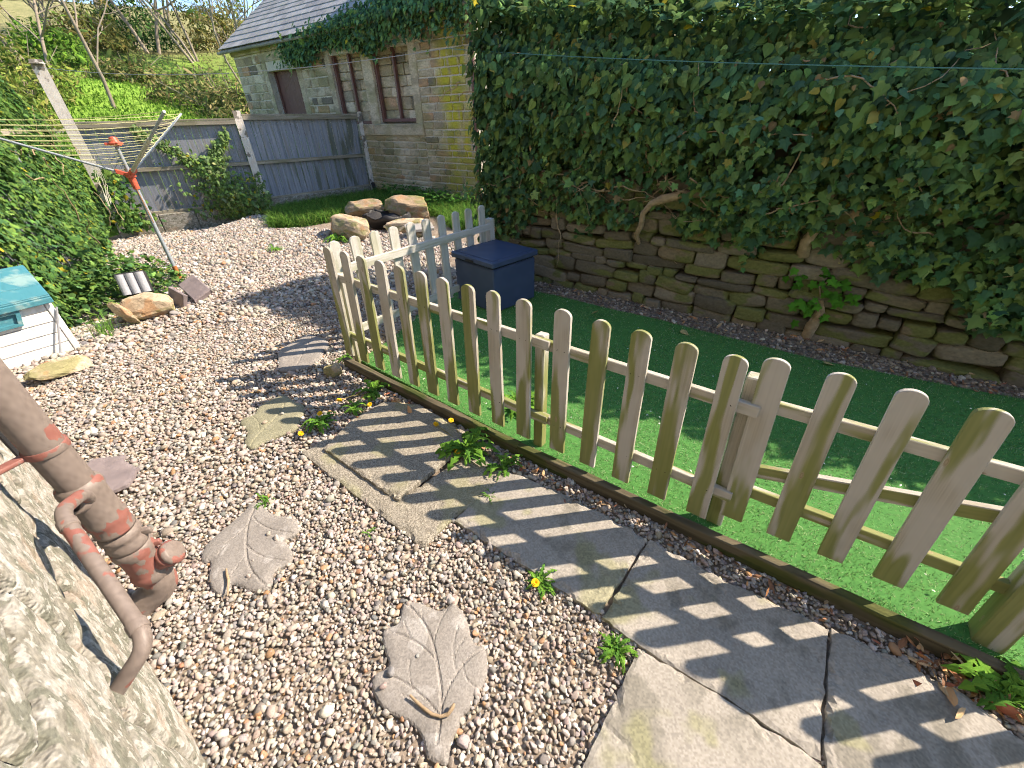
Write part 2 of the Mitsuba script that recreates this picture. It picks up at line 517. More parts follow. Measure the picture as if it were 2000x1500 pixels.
mat('m_whitebox', proc(t_whitebox), 0.45, 0.4)
mat('m_teal', proc(t_teal), 0.5, 0.4)
mat('m_navy', proc(t_navy), 0.5, 0.4, b_rattan, 0.0015)
mat('m_navy_plain', proc(t_navy), 0.42, 0.4)
mat('m_bark', proc(t_bark), 0.9, 0.2)
mat('m_stem', proc(t_stem), 0.85, 0.2)
mat('m_lawn', proc(t_lawn), 0.9, 0.2)
mat('m_brown', proc(t_brownpaint), 0.5, 0.4)
mat('m_dark', (0.02, 0.02, 0.022), 0.6, 0.4)
mat('m_greyplastic', (0.30, 0.31, 0.34), 0.5, 0.4)
mat('m_steel', (0.26, 0.29, 0.32), 0.45, 0.5)
mat('m_palewood', (0.45, 0.43, 0.36), 0.7, 0.3)
mat('m_red', (0.52, 0.10, 0.055), 0.45, 0.5)
mat('m_line', (0.56, 0.53, 0.28), 0.6, 0.4)
mat('m_cord', (0.08, 0.20, 0.18), 0.6, 0.4)
mat('m_rust', (0.33, 0.13, 0.04), 0.8, 0.2)
scene['m_vc'] = {'type': 'twosided', 'bsdf': {'type': 'principled', 'base_color': VC, 'roughness': 0.7, 'specular': 0.3}}
scene['m_leaf'] = {'type': 'principledthin', 'base_color': VC, 'roughness': 0.42, 'diff_trans': 0.55, 'spec_trans': 0.0, 'eta': 1.4}
scene['m_blade'] = {'type': 'principledthin', 'base_color': VC, 'roughness': 0.55, 'diff_trans': 0.6, 'spec_trans': 0.0, 'eta': 1.35}
scene['m_turf'] = {'type': 'principledthin', 'base_color': VC, 'roughness': 0.38, 'diff_trans': 0.5, 'spec_trans': 0.0, 'eta': 1.5, 'sheen': 0.4}
scene['m_pane'] = {'type': 'thindielectric', 'int_ior': 1.5}

# ------------------------------------------------------------------ ground
_fd = (FC - FA) / np.linalg.norm(FC - FA)
_fn = np.array([-_fd[1], _fd[0]])
_ld = np.array([math.cos(math.radians(-57)), math.sin(math.radians(-57))])      # left boundary fence runs this way from post FA
_ln = np.array([_ld[1], -_ld[0]])                                             # outwards, to the left
HILL = np.array([[-9, 0], [0.5, 0.0], [0.9, 1.0], [3, 1.35], [10, 2.1], [18, 3.1], [25, 5.1], [40, 7.4], [80, 15], [150, 25], [400, 34]])


def ground_z(x, y):
    x, y = np.asarray(x, float), np.asarray(y, float)
    P = np.stack([x - FA[0], y - FA[1]], -1)
    # beyond the two bent fence bays and the left fence the land stands higher
    def side(a, b):
        d = (b - a) / np.linalg.norm(b - a)
        return (x - a[0]) * -d[1] + (y - a[1]) * d[0]
    s = np.minimum(side(FA, FB), np.maximum(side(FB, FC), -9)) if False else np.where(side(FA, FB) > -50, np.maximum(np.minimum(side(FA, FB), side(FB, FC) + 2.5), 0 * x - 9), 0)
    s = np.minimum(s, side(FB, FC))
    s = np.maximum(s, np.minimum(P @ _ln, 3.0) - 0.25)
    z = np.interp(s, HILL[:, 0], HILL[:, 1])
    far = np.clip((s - 4) / 12, 0, 1)
    z = z + far * (meshkit.fbm(np.stack([x * 0.09, y * 0.09, 0 * x], -1), 3, 3) - 0.5) * 2.2
    # the lawn's bed lies a little higher than the gravel path
    w = (x - WALL0[0]) * N1[0] + (y - WALL0[1]) * N1[1]
    bed = np.clip((w + 2.42) / 0.06, 0, 1) * np.clip((3.5 - (x * -0.771 + y * 0.637 - 3.377)) / 0.5, 0, 1) * (w < 0.6) * (x > -1.6)
    bed = bed * np.clip(((x + 1.463) * 0.771 - (y - 3.53) * 0.637 + 0.1) / 0.1, 0, 1)
    ab = side(FA, FB)
    z = z - 0.19 * np.clip((ab + 2.2) / 2.0, 0, 1) * (ab < 0.45) * np.clip((FB[0] - 0.1 - x) / 0.8, 0, 1) * (x > -9)
    # the unseen land behind the dry stone wall and the house stays level
    return np.where((w > 0.3) & (x > -0.6), 0.0, z * (x * N1[0] + y * N1[1] > -1.2)) + 0.055 * bed


gx = np.unique(np.round(np.r_[np.linspace(-320, -40, 29), np.arange(-40, -10, 1.0), np.arange(-10, 6, 0.1), np.arange(6, 30, 2.0), np.linspace(30, 260, 20)], 3))
gy = np.unique(np.round(np.r_[np.linspace(-60, -4, 10), np.arange(-4, 14.5, 0.1), np.arange(14.5, 60, 1.0), np.linspace(60, 420, 40)], 3))
GX, GY = np.meshgrid(gx, gy)
GV = np.c_[GX.ravel(), GY.ravel(), ground_z(GX.ravel(), GY.ravel())]
i, j = np.meshgrid(np.arange(len(gy) - 1), np.arange(len(gx) - 1), indexing='ij')
q = np.stack([i * len(gx) + j, i * len(gx) + j + 1, (i + 1) * len(gx) + j + 1, (i + 1) * len(gx) + j], -1).reshape(-1, 4)
mid = GV[q].mean(1)
garden = (mid[:, 0] > -8.6) & (mid[:, 0] < 6) & (mid[:, 1] > -4) & (mid[:, 1] < 14.4) & (mid[:, 2] < 0.5)


def submesh(qq):
    u, inv = np.unique(qq, return_inverse=True)
    inv = inv.reshape(qq.shape)
    return GV[u], np.vstack([inv[:, [0, 1, 2]], inv[:, [0, 2, 3]]])


obj('ground', submesh(q[garden]), 'm_bed', smooth=True)
tag('ground', 'bed of earth below the gravel', kind='structure')
obj('hill', submesh(q[~garden]), 'm_terrain', smooth=True)
tag('hill', 'grassy slope rising beyond the back fence', kind='structure')

# ------------------------------------------------------------------ house wall at the left edge, of large rough stones
HW = -0.275 * N1
house = thing('house_wall', 'rough pale stone house wall in the bottom left corner beside the brown soil pipe', 'wall')


def wall_stone(o, ea, en, la, lz, seed, n=10, depth=0.05, bulge=0.03, rough=0.03):
    """A rough faced wall stone: face la x lz centred at o, ea along the wall, en outwards."""
    r = rng(seed)
    s = np.linspace(-1, 1, n)
    k = np.sign(s) * np.abs(s) ** 0.75
    A, B = np.meshgrid(k, k, indexing='ij')
    ed = np.maximum(np.abs(A), np.abs(B))
    off = r.uniform(0, 90, 3)
    nz = meshkit.fbm(np.stack([A * la * 5 + off[0], B * lz * 5 + off[1], 0 * A + off[2]], -1), 6, seed)
    wob = 0.018 * (meshkit.noise(np.stack([A * 3 + off[0], B * 3, 0 * A], -1), seed) - 0.5)
    h = bulge * (1 - ed ** 4) - 0.05 * np.clip((ed - 0.93) / 0.07, 0, 1) + rough * 2 * (nz - 0.5)
    h = np.where(ed > 0.999, -depth, h)
    v = np.asarray(o) + (A * la / 2 + wob)[..., None] * ea + (B * lz / 2 + wob)[..., None] * UP + h[..., None] * en
    a, b = np.meshgrid(np.arange(n - 1), np.arange(n - 1), indexing='ij')
    q4 = np.stack([a * n + b, a * n + b + 1, (a + 1) * n + b + 1, (a + 1) * n + b], -1).reshape(-1, 4)
    return v.reshape(-1, 3), np.vstack([q4[:, [0, 2, 1]], q4[:, [0, 3, 2]]])


core = box(HW - 0.20 * N1 + UP * 2.6 - E1 * 3.0, 16.0, 0.30, 5.4, E1, N1)
obj('core', core, 'm_mortar', house)
r = rng(5)
z = 0.0
course = 0
while z < 5.2:
    hgt = [0.62, 0.40, 0.52, 0.34, 0.45][course % 5] if z < 1.7 else 0.55
    u = -6.5 + r.uniform(-0.4, 0)
    while u < 3.2:
        ln = r.uniform(0.55, 1.2)
        near = -3.2 < u + ln / 2 < 1.0 and z < 1.8
        m = wall_stone(HW + E1 * (u + ln / 2) + UP * (z + hgt / 2), E1, N1, ln - 0.02, hgt - 0.02, int(1000 + u * 50 + z * 777) % 99991, 48 if near else 8,
                       bulge=0.010, rough=0.014 if near else 0.03)
        obj('stone', m, 'm_houserock', house, smooth=40)
        u += ln
    z += hgt
    course += 1

# ------------------------------------------------------------------ dry stone wall under the ivy
dry = thing('dry_stone_wall', 'mossy dry stone garden wall with ivy hanging over it beside the lawn', 'wall')
core = box(WALL0 + 0.36 * N1 + E1 * 2.07 + UP * 1.02, 7.16, 0.40, 2.04, E1, N1, b=0.02)
obj('core', core, 'm_core', dry)


def dry_stone(u, z, ln, h, seed):
    r = rng(seed)
    v, f = np.array(ICO2.vertices), ICO2.faces
    e = r.uniform(0.38, 0.62)
    v = np.sign(v) * np.abs(v) ** e
    v = v / np.maximum(np.abs(v).max(1, keepdims=True), 1e-6) ** 0.5
    off = r.uniform(0, 90, 3)
    v = v * (1 + 0.24 * (meshkit.fbm(v * 1.6 + off, 3, seed)[:, None] - 0.5))
    tilt = r.normal(0, 0.06)
    a, d, c = v[:, 0] * ln * 0.515, v[:, 1] * 0.13, v[:, 2] * h * 0.53
    a, c = a - c * tilt * 2, c + a * tilt
    o = WALL0 + E1 * u + UP * z + N1 * (0.10 + r.uniform(-0.03, 0.025))
    return o + a[:, None] * E1 + d[:, None] * N1 + c[:, None] * UP, f


r = rng(31)
z, k = 0.0, 0
while z < 1.28:
    h = r.uniform(0.06, 0.145)
    u = -1.62 + r.uniform(-0.08, 0)
    while u < 5.6:
        hh = h
        ln = r.uniform(0.12, 0.40) if r.random() < 0.8 else r.uniform(0.4, 0.62)
        hh = h * r.uniform(0.72, 1.22)
        if 0.6 < z < 0.75 and 2.12 < u < 2.3:
            ln, hh = 0.58, 0.21
        m = dry_stone(u + ln / 2, z + h / 2 + (hh - h) / 2 + r.normal(0, 0.006) + 0.014 * math.sin(u * 2.2 + z * 5), ln, hh * r.uniform(0.92, 1.1), k + 400)
        obj('stone', m, 'm_drystone', dry, smooth=True, uv=const_uv(len(m[0]), k + 900))
        u += ln + 0.008
        k += 1
    z += h + 0.004

# squared end stones of the wall, by the pond
for q_, z in enumerate(np.arange(0.0, 1.3, 0.21)):
    m = wall_stone(WALL0 + E1 * -1.66 + N1 * 0.32 + UP * (z + 0.1), N1, -E1, 0.46, 0.195, 77 + q_, 8)
    obj('stone', (m[0], m[1]), 'm_sandstone', dry, smooth=True, uv=const_uv(len(m[0]), q_))

# ------------------------------------------------------------------ stone outbuilding
SN = -N1                                                                      # its front faces the garden
shed = thing('outbuilding', 'old stone outbuilding with slate roof, brown door and two tall windows', 'outbuilding')


def S(u, z, d=0.0):
    return SHED0 + E1 * u + UP * z + SN * d


# openings: u0, u1, z0, z1
DOOR, WIN1, WIN2 = (-3.98, -2.46, 0.0, 3.22), (-0.84, 0.40, 1.70, 3.36), (0.76, 2.06, 1.74, 3.36)
wall = f'{shed}__wall'
pieces = []
for u0, u1, z0, z1 in [(-5.75, DOOR[0], 0, 3.45), (DOOR[0], DOOR[1], DOOR[3], 3.45), (DOOR[1], WIN1[0], 0, 3.45), (WIN1[0], WIN2[1], 0, 1.60),
                       (WIN1[1], WIN2[0], 1.60, 3.45), (WIN1[0], WIN1[1], WIN1[3], 3.45), (WIN2[0], WIN2[1], WIN2[3], 3.45), (WIN2[1], 3.95, 0, 3.45), (WIN1[0], WIN2[1], 1.58, 1.70)]:
    pieces.append(box(S((u0 + u1) / 2, (z0 + z1) / 2 - 0.1, -0.16), u1 - u0, 0.30, z1 - z0 + 0.2, E1, N1, b=0.001))
pieces.append(box(S(-5.62, 1.6, -2.5), 0.3, 4.4, 3.7, E1, N1))
pieces.append(box(S(3.80, 1.6, -2.5), 0.3, 4.4, 3.7, E1, N1))
obj('wall', join(*pieces), 'm_mortar', shed)


def course_stones(u0, u1, z0, z1, seed, parent, d=0.0, hmin=0.125, hmax=0.20, lmin=0.17, lmax=0.55, gap=0.026, bsdf='m_sandstone'):
    r = rng(seed)
    z = z0
    while z < z1 - 0.05:
        h = min(r.uniform(hmin, hmax), z1 - z)
        if z1 - z - h < 0.07:
            h = z1 - z
        u = u0
        while u < u1 - 0.03:
            ln = min(r.uniform(lmin, lmax), u1 - u)
            if u1 - u - ln < 0.13:
                ln = u1 - u
            v = boxv(ln - gap, 0.07, h - gap, 0.012)
            v = v * (1 + r.normal(0, 0.012, v.shape)) + r.normal(0, 0.0025, v.shape)
            key = obj('stone', (place(v, S(u + ln / 2, z + h / 2, d - 0.022 + r.uniform(-0.006, 0.010)), E1, N1), BOXF), bsdf, parent, uv=const_uv(24, int(seed * 1000 + u * 97 + z * 1013)))
            u += ln
        z += h


course_stones(2.30, 3.92, 0.0, 3.42, 1, wall, hmax=0.18)
course_stones(-0.95, 2.30, 0.0, 1.44, 2, wall, hmin=0.10, hmax=0.17)
course_stones(-2.20, -1.06, 1.0, 3.42, 3, wall, hmin=0.15, hmax=0.22)
course_stones(-5.74, -4.22, 1.3, 3.42, 4, wall, hmin=0.17, hmax=0.24)
# dressed surrounds
def dressed(name, u0, u1, z0, z1, d=0.012, parent=shed, seed=0, bsdf='m_sandstone'):
    v = boxv(u1 - u0, 0.13, z1 - z0, 0.012)
    obj(name, (place(v, S((u0 + u1) / 2, (z0 + z1) / 2, d - 0.065), E1, N1), BOXF), bsdf, parent, uv=np.tile([0.35 + 0.3 * rng(seed + 9).random(), 0.5], (24, 1)))


for u0, u1, s in [(-4.22, -3.98, 1), (-2.46, -2.20, 2), (-1.06, -0.84, 3), (0.40, 0.76, 4), (2.06, 2.30, 5)]:
    dressed('jamb', u0, u1, 1.60 if u0 > -2 else 0.0, 3.24 if u0 < -2 else 3.36, seed=s)
for u0, u1, s in [(-4.30, -2.12, 6), (-1.12, 2.36, 7)]:
    dressed('lintel', u0, u1, 3.24 if u0 < -2 else 3.36, 3.46, seed=s, d=0.016)
for u0, u1, s in [(-1.06, 0.50, 8), (0.50, 2.32, 9)]:
    dressed('sill', u0 + 0.01, u1 - 0.01, 1.455, 1.70, d=0.055, seed=s)
for k, u in enumerate(np.arange(-5.8, 3.9, 0.62)):
    dressed('cornice_stone', u + 0.006, u + 0.614, 3.462, 3.60, d=0.05 + 0.01 * (k % 3), seed=k + 20)
# door: vertical boards deep in its opening
door = f'{shed}__door'
obj('door', box(S(-3.22, 1.6, -0.265), 1.5, 0.03, 3.25, E1, N1), 'm_brown', shed)
for k in range(12):
    u = DOOR[0] + 0.06 + (k + 0.5) * 0.1165
    obj('board', box(S(u, 1.55, -0.238), 0.109, 0.022, 3.1, E1, N1, b=0.006), 'm_brown', door)
obj('frame', join(box(S(DOOR[0] + 0.03, 1.6, -0.22), 0.06, 0.08, 3.2, E1, N1), box(S(DOOR[1] - 0.03, 1.6, -0.22), 0.06, 0.08, 3.2, E1, N1), box(S(-3.22, 3.17, -0.22), 1.40, 0.08, 0.09, E1, N1)), 'm_brown', door)
# windows: brown timber frames, one mullion, blocked behind with stone
for w_, (u0, u1, z0, z1) in enumerate((WIN1, WIN2)):
    um = (u0 + u1) / 2 + 0.04
    wk = obj('window', box(S((u0 + u1) / 2, (z0 + z1) / 2 - 0.05, -0.250), u1 - u0 + 0.1, 0.02, z1 - z0 + 0.2, E1, N1), 'm_mortar', shed)
    fr = [box(S(u0 + 0.035, (z0 + z1) / 2, -0.11), 0.07, 0.08, z1 - z0, E1, N1), box(S(u1 - 0.035, (z0 + z1) / 2, -0.11), 0.07, 0.08, z1 - z0, E1, N1),
          box(S((u0 + u1) / 2, z0 + 0.035, -0.11), u1 - u0 - 0.142, 0.08, 0.07, E1, N1), box(S((u0 + u1) / 2, z1 - 0.035, -0.11), u1 - u0 - 0.142, 0.08, 0.07, E1, N1)]
    obj('frame', join(*fr), 'm_brown', wk)
    obj('mullion', box(S(um, (z0 + z1) / 2, -0.108), 0.06, 0.075, z1 - z0 - 0.142, E1, N1), 'm_brown', wk)
    course_stones(u0 + 0.01, u1 - 0.01, z0 + 0.01, z1 - 0.01, 5 + w_, wk, d=-0.19, hmin=0.18, hmax=0.27, lmin=0.26, lmax=0.55, gap=0.012)
# roof of slates in diminishing courses
PR = math.radians(36)
RU = np.array([0, 0, 1.0]) * math.sin(PR) + N1 * math.cos(PR)                 # up the slope
RN = np.array([0, 0, 1.0]) * math.cos(PR) - N1 * math.sin(PR)
R0 = S(0, 3.62, 0.26)
roof = obj('roof', join(box(R0 + E1 * -0.9 + RU * 2.4 - RN * 0.045, 10.1, 4.8, 0.05, E1, RU, RN),
                        box(R0 + E1 * -0.9 + RU * 4.78 + N1 * 1.9 - UP * 1.35, 10.1, 4.7, 0.05, E1, N1 * math.cos(PR) - UP * math.sin(PR), UP * math.cos(PR) + N1 * math.sin(PR))), 'm_slate', shed)
r = rng(8)
v_, count, rest = 0.0, 0, []
row = 0
while v_ < 4.7:
    ex = max(0.30 - 0.012 * row, 0.2)
    wdt = max(0.46 - 0.018 * row, 0.3)
    u = -6.0 - (0.5 * wdt if row % 2 else 0)
    while u < 3.9:
        w1 = wdt * r.uniform(0.82, 1.12)
        a, b = max(u, -5.98), min(u + w1, 4.12)
        if b - a > 0.06:
            o = R0 + E1 * (a + b) / 2 + RU * (v_ + ex * 0.62 + r.uniform(-0.008, 0.008)) + RN * 0.018
            ax = E1 * math.cos(r.normal(0, 0.012)) + RU * r.normal(0, 0.008)
            vv = place(boxv(b - a - 0.008, ex * 1.3, 0.016, 0.004), [0, 0, 0], E1, RU, RN)
            vv = o + vv + RN * (-(vv @ RU) * 0.055)[:, None]
            uvc = const_uv(24, int(5000 + row * 97 + u * 31))
            if count < 290 and u < 1.9:
                obj('slate', (vv, BOXF), 'm_slate', roof, uv=uvc)
                count += 1
            else:
                rest.append(((vv, BOXF), uvc))
        u += w1
    v_ += ex
    row += 1
obj('upper_slates', join(*[m for m, _ in rest]), 'm_slate', roof, uv=np.vstack([c for _, c in rest]), kind='stuff')
obj('gutter', tube([R0 + E1 * -6.05 - RN * 0.045 - RU * 0.05, R0 + E1 * 4.1 - RN * 0.045 - RU * 0.05], 0.035, 8), 'm_rail', shed)
obj('downpipe', tube(bend([S(3.98, 3.5, 0.22), S(3.98, 3.3, 0.10), S(3.98, 0.1, 0.10)], 0.1), 0.045, 12), 'm_brown', shed, smooth=40)

# the neighbouring house that shades the right half of that roof
nb = thing('neighbour_house', 'tall narrow stone house rising behind the right end of the outbuilding', 'house')
NO = np.array([3.0, 15.05, 0]) + E1 * 1.2 - N1 * 1.1
obj('wall', box(NO + UP * 4.6, 2.4, 2.2, 9.4, E1, N1), 'm_sandstone', nb, uv=np.full((24, 2), 0.5))
pz = np.array([[-1.3, -1.3, 9.3], [1.3, -1.3, 9.3], [1.3, 1.3, 9.3], [-1.3, 1.3, 9.3], [-1.3, 0, 10.4], [1.3, 0, 10.4]])
pf = np.array([[0, 1, 5], [0, 5, 4], [2, 3, 4], [2, 4, 5], [1, 2, 5], [3, 0, 4], [0, 2, 1], [0, 3, 2]])
obj('roof', (place(pz, NO, E1, N1), pf), 'm_slate', nb)

# ------------------------------------------------------------------ back fence: two close boarded bays
bf = thing('close_board_fence', 'dark blue grey close boarded fence of two bays between the ivy and the outbuilding', 'fence')


def bay(A, B, n, ztop, zbot, seed, zt2=None):
    A3, B3 = np.array([*A, 0]), np.array([*B, 0])
    d = (B3 - A3) / np.linalg.norm(B3 - A3)
    nn = np.array([d[1], -d[0], 0])                                          # towards the garden
    L = np.linalg.norm(B3 - A3)
    r = rng(seed)
    w = (L - 0.16) / n
    zt2 = ztop if zt2 is None else zt2
    for k in range(n):
        o = A3 + d * (0.08 + (k + 0.5) * w)
        zt = ztop + (zt2 - ztop) * k / n
        v = boxv(zt - zbot, w * 0.985 - 0.004, 0.018, 0.003)
        uv = np.c_[v[:, 0] + r.uniform(0, 40), v[:, 1] + r.uniform(0, 40)]
        obj('board', (place(v, o + UP * (zt + zbot) / 2 - nn * (0.004 + r.uniform(0, 0.006)), UP, d), BOXF), 'm_board', bf, uv=uv)
    for zr, hr, th in ((ztop + 0.0, 0.075, 0.055), (1.05, 0.07, 0.06)):
        wood('rail', A3 + d * 0.07 + nn * (th / 2 + 0.012) + UP * zr, B3 - d * 0.07 + nn * (th / 2 + 0.012) + UP * (zr + (zt2 - ztop)), th, hr, 'm_rail', bf)
    wood('capping', A3 + d * 0.06 + nn * 0.02 + UP * (ztop + 0.055), B3 - d * 0.06 + nn * 0.02 + UP * (zt2 + 0.055), 0.10, 0.03, 'm_rail', bf)
    return A3, B3, d, nn, L


A3, B3, d1, n1, L1 = bay(FA, FB, 19, 1.83, 0.22, 3)
wood('gravel_board', A3 + d1 * 0.06 + n1 * 0.03 + UP * 0.215, B3 - d1 * 0.06 + n1 * 0.03 + UP * 0.255, 0.07, 0.06, 'm_rail', bf)
for k in range(4):
    o = A3 + d1 * (0.08 + (k + 0.5) * (L1 - 0.16) / 4) + UP * (-0.03) + n1 * 0.04
    obj('plinth_block', box(o, (L1 - 0.16) / 4 - 0.012, 0.16, 0.46, d1, n1, b=0.012), 'm_houserock', bf)
A4, B4, d2, n2, L2 = bay(FB, FC, 19, 1.90, 0.31, 4, 1.86)
wood('gravel_board', A4 + d2 * 0.06 + n2 * 0.03 + UP * 0.31, B4 - d2 * 0.06 + n2 * 0.03 + UP * 0.28, 0.06, 0.045, 'm_rail', bf)
for k in range(3):
    o = A4 + d2 * (0.08 + (k + 0.5) * (L2 - 0.16) / 3) + UP * 0.10 + n2 * 0.02
    obj('plinth_block', box(o, (L2 - 0.16) / 3 - 0.012, 0.10, 0.36, d2, n2, b=0.012), 'm_houserock', bf)
for P_, nn, top, wd in ((FB, (n1 + n2) / 2, 1.97, 0.155), (FC, n2, 1.93, 0.12)):
    o = np.array([*P_, 0]) + nn * 0.05
    v = boxv(top + 0.2, wd, wd * 0.9, 0.01)
    obj('post', (place(v, o + UP * (top / 2 - 0.1), UP, np.cross(nn, UP)), BOXF), 'm_post', bf, uv=v[:, :2] * 1.0)
obj('prop', beam([*(FC + n2[:2] * 0.20), -0.05], [*(FC + n2[:2] * 0.06), 0.34], 0.09, 0.05)[0], 'm_dark', bf)

# tall pale post at the left end of the fence, and a second one behind it
cp = thing('concrete_post', 'tall pale flaking post rising out of the ivy at the left end of the fence', 'post')
v = boxv(3.0, 0.19, 0.15, 0.012)
obj('shaft', (place(v, [-8.04, 9.06, 1.25], UP, d1), BOXF), 'm_post', cp)
v = boxv(3.0, 0.15, 0.13, 0.012)
obj('cap', box([-8.04, 9.06, 2.755], 0.18, 0.16, 0.02, d1, n1, b=0.006), 'm_post', cp)
# left boundary fence, nearly lost in ivy
lf = thing('close_board_fence', 'grey boundary fence almost hidden by the ivy at the left edge', 'fence')
L3 = np.array([*_ld, 0])
n3 = -np.array([*_ln, 0])
A5 = np.array([*FA, 0]) + L3 * 0.15 - n3 * 0.26
r = rng(12)
for k in range(44):
    v = boxv(1.85, 0.146, 0.018, 0.003)
    obj('board', (place(v, A5 + L3 * (0.1 + 0.15 * k) + UP * 1.0, UP, L3), BOXF), 'm_board', lf, uv=np.c_[v[:, 0] + r.uniform(0, 40), v[:, 1] + r.uniform(0, 40)])
wood('rail', A5 + n3 * 0.04 + UP * 1.80, A5 + L3 * 6.6 + n3 * 0.04 + UP * 1.80, 0.05, 0.07, 'm_rail', lf)

# ------------------------------------------------------------------ picket fence and gate
LEAN = np.array([0.0089, 0.0899, 0.9959])


def picket_mesh(w=0.098, h=0.9, t=0.023, arch=0.036, seed=0):
    """Round topped board, grain along local x (its height): vertices, triangles, uv."""
    r = rng(seed)
    n = 12
    a = np.linspace(-math.pi / 2, math.pi / 2, n)
    out = [(0.0, -w / 2), (h * 0.33, -w / 2 + r.normal(0, 0.0008)), (h * 0.66, -w / 2 + r.normal(0, 0.0008))]
    out += [(h - arch + arch * math.cos(k), w / 2 * math.sin(k)) for k in a]
    out += [(h * 0.66, w / 2 + r.normal(0, 0.0008)), (h * 0.33, w / 2 + r.normal(0, 0.0008)), (0.0, w / 2)]
    o = np.array(out)
    m = len(o)
    cen = np.array([h * 0.5, 0.0])
    ins = o + (cen - o) * np.array([0.0022 / h * 2, 0.0022 / w * 2])          # tiny rounded arris
    rows = [(o, -t / 2 + 0.002), (o, t / 2 - 0.002)]
    v = np.vstack([np.c_[ins, np.full(m, -t / 2)], np.c_[o, np.full(m, -t / 2 + 0.002)], np.c_[o, np.full(m, t / 2 - 0.002)], np.c_[ins, np.full(m, t / 2)]])
    f = []
    for lay in range(3):
        for k in range(m):
            k2 = (k + 1) % m
            a0, a1, b0, b1 = lay * m + k, lay * m + k2, (lay + 1) * m + k, (lay + 1) * m + k2
            f += [[a0, b0, a1], [a1, b0, b1]]
    tri = np.array(trimesh.creation.triangulate_polygon(Polygon(ins), engine='earcut')[1])
    pv = np.array(trimesh.creation.triangulate_polygon(Polygon(ins), engine='earcut')[0])
    idx = np.argmin(((pv[:, None] - ins[None]) ** 2).sum(-1), axis=1)
    tri = idx[tri]
    f = np.vstack([np.array(f), tri, tri[:, ::-1] + 3 * m])
    v[:, 2] += 0.004 * r.normal() * (v[:, 0] / h) ** 2                       # a little warp
    uv = np.c_[v[:, 0] + r.uniform(0, 40), v[:, 1] + 0.9 * v[:, 2] + r.uniform(0, 40)]
    return v, f, uv


def run_of_pickets(key, base, step, n, d, out, seed, up=LEAN, h=0.9, mat_='m_wood'):
    r = rng(seed)
    for k in range(n):
        v, f, uv = picket_mesh(seed=seed * 50 + k, w=0.098 + r.normal(0, 0.0015), h=h)
        u = up + d * r.normal(0, 0.006)
        o = base + k * step + out * r.normal(0, 0.0015)
        obj('picket', (o + v[:, :1] * u + v[:, 1:2] * d + v[:, 2:3] * out, f), mat_, key, uv=uv)


pf1 = thing('picket_fence', 'weathered round topped picket fence running along the artificial lawn from corner to gate', 'picket fence')
D1, D2, D3 = (np.array(x) for x in ([0.1624, -0.1242, -0.0017], [0.1675, -0.1252, -0.0020], [0.1711, -0.1174, 0.0]))
B1, B2, B3g = (np.array(x) for x in ([-1.396, 3.141, 0.154], [0.268, 1.895, 0.127], [1.083, 1.337, 0.160]))
d1h = D1 / np.linalg.norm(D1)
out1 = np.cross(d1h, LEAN)
out1 /= np.linalg.norm(out1)
out1 = out1 if out1[1] < 0 else -out1                                        # towards the camera
run_of_pickets(pf1, B1, D1, 10, d1h, out1, 1)
run_of_pickets(pf1, B2, D2, 5, D2 / np.linalg.norm(D2), out1, 2)
for h in (0.665, 0.175):
    for a, b, s in ((B1 - D1 * 0.25, B1 + D1 * 9.78, 0), (B2 - D2 * 0.78, B2 + D2 * 4.62, 1)):
        wood('rail', a + LEAN * h - out1 * 0.0275, b + LEAN * h - out1 * 0.0275, 0.035, 0.056, 'm_wood', pf1, up=LEAN)
jp = B1 + D1 * 9.38
for o, top, wd in ((jp - out1 * 0.075, 0.70, 0.062), (B2 + D2 * 4.40 - out1 * 0.085, 0.80, 0.078), (B1 - D1 * 0.1 - out1 * 0.08, 0.68, 0.06)):
    wood('post', o - LEAN * 0.15, o + LEAN * top, wd, wd, 'm_wood', pf1, b=0.006, up=d1h)
for k in range(15):                                                          # nail heads on the rails
    o = (B1 + D1 * k if k < 10 else B2 + D2 * (k - 10))
    pts = [o + LEAN * (h + 0.006) + d1h * s + out1 * 0.0105 for h in (0.665, 0.175) for s in (-0.022, 0.022)]
    obj('nail', join(*[tube([p_, p_ + out1 * 0.0015], 0.0028, 6) for p_ in pts]), 'm_dark', pf1, kind='stuff')

gate = thing('garden_gate', 'picket gate with a slanting brace, at the right end of the picket fence', 'gate')
d3h = D3 / np.linalg.norm(D3)
run_of_pickets(gate, B3g, D3, 5, d3h, out1, 3, h=0.87)
for h in (0.645, 0.175):
    wood('rail', B3g - D3 * 0.2 + LEAN * h - out1 * 0.0275, B3g + D3 * 5.0 + LEAN * h - out1 * 0.0275, 0.035, 0.056, 'm_wood', gate, up=LEAN)
wood('brace', B3g + D3 * 0.2 + LEAN * 0.30 - out1 * 0.028, B3g + D3 * 4.9 + LEAN * 0.52 - out1 * 0.028, 0.033, 0.062, 'm_wood', gate, up=LEAN)
pf3 = thing('picket_fence', 'next run of pickets beyond the gate post, its shadow striping the grey slabs', 'picket fence')
B4, D4 = np.array([2.075, 0.665, 0.10]), np.array([0.163, -0.125, 0.0])
run_of_pickets(pf3, B4, D4, 9, D4 / np.linalg.norm(D4), out1, 7)
for h in (0.665, 0.175):
    wood('rail', B4 - D4 * 0.9 + LEAN * h - out1 * 0.0275, B4 + D4 * 8.5 + LEAN * h - out1 * 0.0275, 0.035, 0.056, 'm_wood', pf3, up=LEAN)
gp = thing('gate_post', 'square weathered hinge post at the right end of the picket gate', 'post')
wood('post', [1.89, 0.785, -0.05], [1.893, 0.86, 1.02], 0.095, 0.095, 'm_wood', gp, b=0.006, up=d1h)

